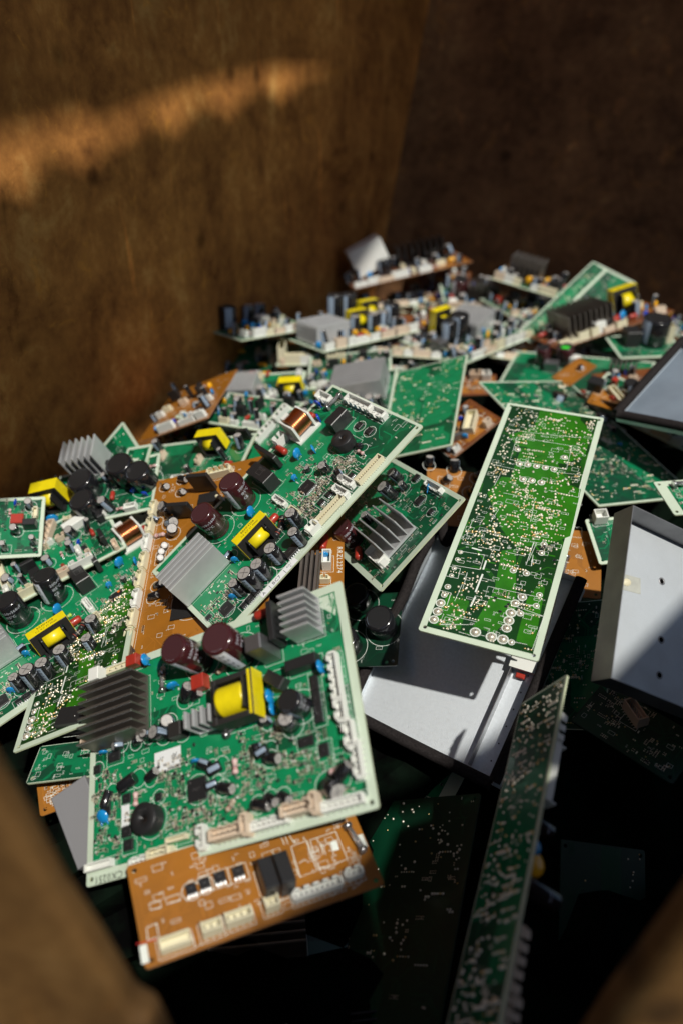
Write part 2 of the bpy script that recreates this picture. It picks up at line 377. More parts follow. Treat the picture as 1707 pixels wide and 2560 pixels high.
def c_conn(L, w, h, m, pins, style):
    b = MB(); t = 1.1
    b.box(0, 0, 0, L, w, h * .35, m)
    b.box(0, -w / 2 + t / 2, h * .35, L, t, h * .65, m)
    if style == 1:     # notched latch wall
        n = max(2, int(L / 7))
        for i in range(n): b.box(-L / 2 + L * (i + .5) / n, w / 2 - t / 2, h * .35, L / n * .6, t, h * .65, m)
    elif style == 2: b.box(0, w / 2 - t / 2, h * .35, L, t, h * .35, m)
    else: b.box(0, w / 2 - t / 2, h * .35, L, t, h * .65, m)
    for d in (-1, 1): b.box(d * (L / 2 - t / 2), 0, h * .35, t, w - 2 * t, h * .65, m)
    if style == 1:
        for d in (-1, 1): b.box(d * (L / 2 + .6), 0, 0, 1.4, w * .6, h * .8, m)
    p = MB()
    for i in range(pins): p.box(-L / 2 + L * (i + .5) / pins, 0, h * .35, .7, .7, h * .5, 'tin')
    for i in range(pins): p.box(-L / 2 + L * (i + .5) / pins, -w / 2 - .9, .1, .6, 1.8, .3, 'tin')
    return ('connector', b.mesh('connector_housing'), [('pins', p.mesh('connector_pins'))] if pins else [])
def c_chip(sx, sy, h, pins, four):
    b = MB(); b.bbox(0, 0, .3, sx, sy, h, 'black', .2); b.disc(-sx * .35, sy * .35, h + .34, min(sx, sy) * .06, 'steeldk', 8)
    if min(sx, sy) > 5: b.text('M37', 0, 0, min(sx, sy) * .22, 0, 'steeldk', h + .36, cx=True)
    p = MB()
    for i in range(pins):
        x = -sx / 2 + sx * (i + .5) / pins
        for d in (-1, 1):
            p.box(x, d * (sy / 2 + .7), .05, sx / pins * .45, 1.5, .25, 'tin')
            p.box(x, d * (sy / 2 + .12), .25, sx / pins * .45, .25, h * .45, 'tin')
            if four: p.box(d * (sx / 2 + .7), -sy / 2 + sy * (i + .5) / pins, .05, 1.5, sy / pins * .45, .25, 'tin')
    return ('chip', b.mesh('chip_package'), [('pins', p.mesh('chip_pins'))])
def c_boxy(sx, sy, h, m, txt):
    b = MB(); b.bbox(0, 0, .3, sx, sy, h, m, .6)
    if txt: b.frame(0, 0, min(sx, sy) * .5, min(sx, sy) * .35, .35, h + .36, 'steeldk'); b.text(txt, 0, -sy * .3, min(sx, sy) * .22, 0, 'steeldk', h + .36, cx=True)
    return ('relay' if h > 8 else 'film_capacitor', b.mesh('boxed_component'), [])
def c_plate(sx, sy, h):
    b = MB(); b.bbox(0, 0, 3, sx, sy, h, 'black', .5); 
    for i in range(4): b.box(0, (i - 1.5) * sy * .22, 0, .8, .8, 3.2, 'tin')
    return ('bridge_rectifier', b.mesh('bridge_rectifier'), [])
def c_disc(r, m):
    b = MB(); R = Matrix.Rotation(math.pi / 2, 3, 'X')
    b.lathe([(.05, -r * .32), (r * .6, -r * .28), (r * .93, -r * .13), (r, 0), (r * .93, r * .13), (r * .6, r * .28), (.05, r * .32)], m, 18, (0, 0, r + 1.5), R, caps=False)
    for d in (-1, 1): b.lathe([(.7, -.2), (.9, 2), (.3, 3.2)], m, 8, (d * r * .55, 0, 0))
    return ('disc_capacitor', b.mesh('disc_capacitor'), [])
def c_film(L, w, h, m):
    b = MB(); b.lathe([(.3, -L / 2), (.8, -L * .46), (1, -L * .35), (1, L * .35), (.8, L * .46), (.3, L / 2)], m, 14, (0, 0, h / 2 + .8), Matrix.Rotation(math.pi / 2, 3, 'Y'), sx=h / 2, sy=w / 2)
    for d in (-1, 1): b.tube([(d * L * .42, 0, h / 2), (d * L * .42, 0, 0)], .35, 'tin', 6)
    return ('dipped_capacitor', b.mesh('dipped_capacitor'), [])
def c_res(L, r, m):
    b = MB(); R = Matrix.Rotation(math.pi / 2, 3, 'Y'); z = r + .9
    b.lathe([(r * .6, -L / 2), (r * 1.12, -L * .42), (r * 1.1, -L * .28), (r * .9, -L * .2), (r * .9, L * .2), (r * 1.1, L * .28), (r * 1.12, L * .42), (r * .6, L / 2)], m, 12, (0, 0, z), R)
    for i, c in enumerate(('redb', 'ink', 'tan')): b.lathe([(r * .98, (i - 1.2) * L * .14 - .35), (r * .98, (i - 1.2) * L * .14 + .35)], c, 12, (0, 0, z), R, caps=False)
    b.tube([(-L * .75, 0, 0), (-L * .7, 0, z), (L * .7, 0, z), (L * .75, 0, 0)], .32, 'tin', 6)
    return ('resistor', b.mesh('resistor'), [])
def c_buzz(r, h):
    b = MB(); b.lathe([(r, 0), (r, h - .6), (r * .96, h), (r * .1, h), (r * .1, h - 1.5), (.02, h - 1.5)], 'black', 30, caps=False)
    b.text('REMOVE', 0, r * .5, r * .16, 0, 'steeldk', h + .06, cx=True)
    return ('buzzer', b.mesh('buzzer'), [])
def c_fuse(L, r):
    b = MB(); R = Matrix.Rotation(math.pi / 2, 3, 'Y'); z = r + 2.2
    for d in (-1, 1):
        b.lathe([(r, d * L / 2 - 3), (r * 1.05, d * L / 2)] if d > 0 else [(r * 1.05, -L / 2), (r, -L / 2 + 3)], 'tin', 16, (0, 0, z), R)
        b.box(d * (L / 2 - 1.5), 0, 0, 3.5, r * 1.6, z - r * .4, 'steeldk')
        for e in (-1, 1): b.box(d * (L / 2 - 1.5), e * r * 1.12, 1, 3.2, .5, z + r * .3, 'steeldk')
    g = MB(); g.lathe([(r * .9, -L / 2 + 3), (r * .9, L / 2 - 3)], 'glass', 14, (0, 0, z), R)
    g.tube([(-L / 2 + 3, 0, z), (L / 2 - 3, 0, z)], .25, 'tin', 5)
    return ('glass_fuse', b.mesh('fuse_clips'), [('fuse_tube', g.mesh('fuse_tube'))])
def c_joint(r):
    b = MB(); b.disc(0, 0, .16, r * 1.5, 'silk', 20, r * 1.2); b.dome(0, 0, .14, r * 1.1, r * .8, 'solder', 14); b.lathe([(r * .2, r * .5), (r * .16, r * 1.15)], 'tin', 6)
    return ('solder_joint', b.mesh('ringed_solder_joint'), [])
def c_sticker(w, h, lines, m, a):
    b = MB(); b.box(0, 0, .16, w, h, .12, m)
    for t, x, y, sz in lines: b.text(t, x, y, sz, a, 'ink', .34, cx=True)
    return ('sticker', b.mesh('sticker'), [])
def place(par, c, hero):
    k, x, y = c[0], c[1], c[2]; a = math.radians(c[3]) if len(c) > 3 else 0; p = c[4:]
    if k == 'cap' or k == 'capm':
        r, h = p[0], p[1]; tl = p[2] if len(p) > 2 else 0; ta = p[3] if len(p) > 3 else 0
        mt = T3(x, y, r if tl > 70 else .4, a, math.radians(tl), math.radians(ta))
        if 0 < tl <= 70: mt = T3(x, y, .6, a, math.radians(tl), math.radians(ta))
        return comp(par, 'elcap', c_elcap, mt, r, h, 'm' if k == 'capm' else 'k', hero)
    if k == 'sink': return comp(par, 'sink', c_sink, T3(x, y, 0, a), *p)
    if k == 'xf': return comp(par, 'xf', c_xfmr, T3(x, y, 0, a), *p)
    if k == 'coil': return comp(par, 'coil', c_coil, T3(x, y, 0, a), *p)
    if k == 'con': return comp(par, 'con', c_conn, T3(x, y, 0, a), *p)
    if k == 'chip': return comp(par, 'chip', c_chip, T3(x, y, 0, a), *p)
    if k == 'box': return comp(par, 'box', c_boxy, T3(x, y, 0, a), *p)
    if k == 'plate': return comp(par, 'plate', c_plate, T3(x, y, 0, a), *p)
    if k == 'disc': return comp(par, 'disc', c_disc, T3(x, y, 0, a, math.radians(p[2] if len(p) > 2 else 0), math.radians(p[3] if len(p) > 3 else 0)), p[0], p[1])
    if k == 'film': return comp(par, 'film', c_film, T3(x, y, 0, a), *p)
    if k == 'res': return comp(par, 'res', c_res, T3(x, y, 0, a), *p)
    if k == 'buz': return comp(par, 'buz', c_buzz, T3(x, y, 0, a), *p)
    if k == 'fuse': return comp(par, 'fuse', c_fuse, T3(x, y, 0, a), *p)
    if k == 'joint': return comp(par, 'joint', c_joint, T3(x, y, 0, a), *p)
    if k == 'stick': return comp(par, 'stick', c_sticker, T3(x, y, 0, a), *p)
    raise ValueError(k)
FOOT = {'cap': lambda p: (2.6 * p[0],) * 2, 'capm': lambda p: (2.6 * p[0],) * 2, 'sink': lambda p: (p[0], p[1]), 'xf': lambda p: (p[0], p[1]), 'coil': lambda p: (30, 26),
        'con': lambda p: (p[0] + 2, p[1] + 3), 'chip': lambda p: (p[0] + 4, p[1] + 4), 'box': lambda p: (p[0] + 2, p[1] + 2), 'buz': lambda p: (2.2 * p[0],) * 2}

# ---------------------------------------------------------------- boards
STY = {'dark': ('maskd', 'maskd', 'traced', 'maskd'),  # top, mask, trace, edge, silk; dark style paints shade into deep boards
 'green': ('pale', 'mask', 'trace', 'edge'), 'teal': ('pale', 'mask2', 'trace2', 'edge'), 'grass': ('pale', 'mask3', 'trace3', 'edge'),
 'orange': ('orange', 'orange', 'orange2', 'edgeb'), 'brown': ('brown', 'brown', 'orange2', 'edgeb')}
def rrect(w, h, r, n=4, cx=0, cy=0):
    o = []
    for qx, qy, a0 in ((1, -1, -90), (1, 1, 0), (-1, 1, 90), (-1, -1, 180)):
        for k in range(n + 1):
            a = math.radians(a0 + 90 * k / n); o.append((cx + qx * (w / 2 - r) + r * math.cos(a), cy + qy * (h / 2 - r) + r * math.sin(a)))
    return o
def circ(x, y, r, n=12): return [(x + r * math.cos(-2 * math.pi * k / n), y + r * math.sin(-2 * math.pi * k / n)) for k in range(n)]
def board(name, T, R3, w, h, style, label, comps, seed=1, bord=(4, 4, 4, 4), hero=True, ntr=120, nsmd=150, njoint=0, ntext=20, pours=6, group=None, holes=None, chamfer=0, extra=None, cs=1.0, clus=None, jclus=None):
    rnd = random.Random(seed); root = empty(name, T, R3, label, 'circuit board', group)
    top, mask, trace, edge = STY[style]; b = MB()
    W2, H2 = w / 2, h / 2
    hs = holes if holes is not None else [(-W2 + 5, -H2 + 5), (W2 - 5, -H2 + 5), (W2 - 5, H2 - 5), (-W2 + 5, H2 - 5)]
    hl = [circ(x, y, 1.8) for x, y in hs]
    b.poly([rrect(w, h, 2.5)] + hl, 0, top, 1.6, edge)
    L, Rr, B, Tt = bord; x0, x1, y0, y1 = -W2 + L, W2 - Rr, -H2 + B, H2 - Tt
    if style not in ('orange', 'brown'):
        mk = [(x0, y0), (x1, y0)] + ([(x1, y1 - chamfer), (x1 - chamfer, y1)] if chamfer else [(x1, y1)]) + [(x0, y1)]
        ih = [circ(x, y, 2.1) for x, y in hs if x0 + 3 < x < x1 - 3 and y0 + 3 < y < y1 - 3]
        b.poly([mk] + ih, .06, mask)
    foots = []
    for c in comps:
        if c[0] in FOOT:
            fx, fy = FOOT[c[0]](c[4:]); 
            if (c[3] // 90) % 2: fx, fy = fy, fx
            foots.append((c[1], c[2], fx * cs, fy * cs))
    def clear(x, y, m=0): return all(abs(x - fx) > sx / 2 + m or abs(y - fy) > sy / 2 + m for fx, fy, sx, sy in foots)
    def inside(x, y, m=1): return x0 + m < x < x1 - m and y0 + m < y < y1 - m
    z = .09
    for i in range(pours):
        cx, cy = rnd.uniform(x0, x1), rnd.uniform(y0, y1); sx, sy = rnd.uniform(.1, .3) * w, rnd.uniform(.1, .3) * h; ch = min(sx, sy) * .3
        P = [(cx - sx + ch, cy - sy), (cx + sx - ch * 2, cy - sy), (cx + sx, cy - sy + ch * 2), (cx + sx, cy + sy * .3), (cx + sx * .5, cy + sy * .3 + sx * .5), (cx + sx * .5, cy + sy), (cx - sx, cy + sy), (cx - sx, cy - sy + ch)]
        P = [(min(max(x, x0 + .6), x1 - .6), min(max(y, y0 + .6), y1 - .6)) for x, y in P]
        Q = [P[0]]
        for p_ in P[1:]:
            if math.hypot(p_[0] - Q[-1][0], p_[1] - Q[-1][1]) > .5: Q.append(p_)
        if len(Q) > 3:
            try: b.poly([Q], z + i * .004, trace)
            except Exception: pass
    z = .13
    DIR = [(1, 0), (1, 1), (0, 1), (-1, 1), (-1, 0), (-1, -1), (0, -1), (1, -1)]
    for i in range(ntr):
        x, y = rnd.uniform(x0, x1), rnd.uniform(y0, y1); d = rnd.randrange(0, 8, 2); wd = rnd.choice((.5, .6, .8, 1.4)); nb = rnd.choice((1, 1, 1, 3, 5))
        pts = [(x, y)]
        for k in range(rnd.randint(1, 4)):
            l = rnd.uniform(3, 18); x += DIR[d][0] * l; y += DIR[d][1] * l
            x = min(max(x, x0 + 1), x1 - 1); y = min(max(y, y0 + 1), y1 - 1)
            if math.hypot(x - pts[-1][0], y - pts[-1][1]) > 1: pts.append((x, y))
            d = (d + rnd.choice((-1, 1))) % 8
        if len(pts) < 2: continue
        for j in range(nb):
            q = [(min(max(px + j * 1.2, x0 + .5), x1 - .5), min(max(py + j * .9, y0 + .5), y1 - .5)) for px, py in pts]
            if wd < 1 or nb == 1: b.ribbon(q, wd if nb == 1 else .5, z + (i % 13) * .003, trace)
    zs = .18
    silk = 'silk'
    for (fx, fy, sx, sy) in foots:
        if sx == sy and rnd.random() < .9: b.disc(fx, fy, zs, sx / 2 + 1.3, silk, 28, sx / 2 + .8)
        else: b.frame(fx, fy, sx + 1.5, sy + 1.5, .35, zs, silk)
    for i in range(ntext):
        x, y = rnd.uniform(x0 + 2, x1 - 5), rnd.uniform(y0 + 1, y1 - 3)
        if clear(x + 1, y): b.text(rnd.choice('RCQDJ') + str(rnd.randint(1, 99)), x, y, rnd.choice((1.7, 2, 2.4)), rnd.choice((0, math.pi / 2)), silk, zs + .02)
    for i in range(int(ntext * 1.2)):
        x, y = rnd.uniform(x0 + 4, x1 - 4), rnd.uniform(y0 + 3, y1 - 3)
        if clear(x, y, 2): b.frame(x, y, rnd.uniform(2.5, 8), rnd.uniform(1.8, 5), .28, zs, silk)
    if extra: extra(b)
    plate = link('board_plate', b.mesh('board_plate'), root)
    # small surface-mounted parts, too many to count: one mesh
    if nsmd:
        s_ = MB(); cl = [(rnd.uniform(x0 + 6, x1 - 6), rnd.uniform(y0 + 6, y1 - 6), rnd.uniform(5, 16)) for _ in range(max(3, nsmd // 22))]
        if clus: cl = [tuple(q) for q in clus]
        for i in range(nsmd):
            if rnd.random() < (.9 if clus else .75): cx, cy, sp = rnd.choice(cl); x, y = rnd.gauss(cx, sp), rnd.gauss(cy, sp)
            else: x, y = rnd.uniform(x0, x1), rnd.uniform(y0, y1)
            if not (inside(x, y, 2) and clear(x, y, 1)): continue
            x = round(x / 1.3) * 1.3; a = rnd.choice((0, math.pi / 2)); t = rnd.random()
            if t < .45:
                s_.box(x, y, .2, 1.2, 1.0, .55, rnd.choice(('tan', 'ink', 'silk', 'silk', 'black')), a)
                for d in (-1, 1): dx, dy = rot2(d * .95, 0, a); s_.box(x + dx, y + dy, .18, .7, 1.1, .6, 'solder', a)
            elif t < .8:
                n = rnd.randint(2, 5)
                for j in range(n):
                    dx, dy = rot2(0, j * 1.7, a); s_.box(x + dx, y + dy, .2, 1.5, .8, .4, rnd.choice(('black', 'black', 'tan')), a)
                    for d in (-1, 1): ex, ey = rot2(d * 1.1, j * 1.7, a); s_.box(x + ex, y + ey, .17, .6, .9, .35, 'solder', a)
            elif t < .9:
                s_.bbox(x, y, .2, 2.8, 1.6, 1, 'black', .2, a)
                for d in (-1, 0, 1): dx, dy = rot2(d * .9, 1.3 if d else -1.3, a); s_.box(x + dx, y + dy, .17, .5, .9, .3, 'tin', a)
            else: s_.disc(x, y, .22, .75, 'gold', 10, .3)
        if s_.v:
            o = link('surface_components', s_.mesh('surface_components'), root); o['kind'] = 'stuff'
    if njoint:
        s_ = MB(); cl = [(rnd.uniform(x0 + 6, x1 - 6), rnd.uniform(y0 + 6, y1 - 6), rnd.uniform(5, 14)) for _ in range(max(3, njoint // 16))]
        if jclus: cl = [tuple(q) for q in jclus]
        for i in range(njoint):
            t = rnd.random() * (.72 if jclus else 1); r = rnd.choice((.8, .95, 1.15, 1.4))
            if t < .55: cx, cy, sp = rnd.choice(cl); x, y = rnd.gauss(cx, sp), rnd.gauss(cy, sp); n = 1
            else: x, y = rnd.uniform(x0, x1), rnd.uniform(y0, y1); n = rnd.choice((1, 1, 2, 5))
            for j in range(n):
                xx = x + j * 2.6
                if inside(xx, y, 2) and (clear(xx, y, .5)): s_.dome(xx, y, .14, r, r * .85, 'solder' if rnd.random() < .8 else 'gold', 8)
        if s_.v:
            o = link('solder_joints', s_.mesh('solder_joints'), root); o['kind'] = 'stuff'
    CS[0] = cs
    for c in comps: place(root, c, hero)
    CS[0] = 1.0
    return root
def rand_comps(seed, w, h, n, pal='mixed', avoid=()):
    n = int(n * 1.7)
    """a believable mix of through-hole parts for a board nobody can read"""
    r = random.Random(seed); out = []; used = list(avoid)
    def free(x, y, s):
        if abs(x) > w / 2 - s / 2 - 1 or abs(y) > h / 2 - s / 2 - 1: return False
        return all(math.hypot(x - a, y - b) > (s + c) / 2 for a, b, c in used)
    # row of connectors along the front edge
    x = -w / 2 + 8
    while x < w / 2 - 14:
        L = r.choice((10, 14, 18, 26)); 
        if x + L > w / 2 - 4: break
        if r.random() < .8 and free(x + L / 2, -h / 2 + 7, 8): out.append(('con', x + L / 2, -h / 2 + 7, 0, L, 7, r.choice((7, 9, 11)), r.choice(('white', 'white', 'cream', 'beige')), 0, r.choice((0, 1, 2)))); used.append((x + L / 2, -h / 2 + 7, 9))
        x += L + r.choice((2, 4, 9))
    for i in range(n * 9):
        if len(out) > n: break
        t = r.random(); x, y = r.uniform(-w / 2, w / 2), r.uniform(-h / 2 + 8, h / 2)
        k, s = ('cap', 9)
        if t < .06: k, s = ('capbig', 26)
        elif t < .36: k, s = ('cap', 10)
        elif t < .48: k, s = ('disc', 9)
        elif t < .56: k, s = ('box', 14)
        elif t < .72: k, s = ('con', 12)
        elif t < .80: k, s = ('film', 10)
        elif t < .9: k, s = ('res', 10)
        elif t < .94: k, s = ('oy', 9)
        else: k, s = ('plate', 18)
        if not free(x, y, s): continue
        used.append((x, y, s)); A = r.choice((0, 90))
        if k == 'capbig': out.append(('cap', x, y, r.choice((200, 250, 300)), 11, r.choice((22, 28)), 0, 0))
        elif k == 'cap': out.append(('cap', x, y, r.uniform(180, 320), r.choice((3.5, 4.5, 5.5)), r.choice((11, 15, 19)), r.choice((0, 0, 6, 15)), r.uniform(0, 360)))
        elif k == 'disc': out.append(('disc', x, y, r.uniform(0, 180), r.choice((3.5, 4.5)), r.choice(('blue', 'blue', 'dblue'))))
        elif k == 'oy': out.append(('disc', x, y, r.uniform(0, 180), 4, 'oyel'))
        elif k == 'box': out.append(('box', x, y, A, r.choice((8, 12)), r.choice((10, 14)), r.choice((6, 11, 14)), r.choice(('black', 'black', 'white', 'red')), ''))
        elif k == 'con': out.append(('con', x, y, A, 12, 6, 8, r.choice(('white', 'cream', 'beige')), 0, 1))
        elif k == 'film': out.append(('film', x, y, A, 11, 5, 6, r.choice(('red', 'redb', 'oyel'))))
        elif k == 'res': out.append(('res', x, y, A, 8, 1.6, 'pink'))
        elif k == 'plate': out.append(('plate', x, y, A, 5, 16, 14))
    return out
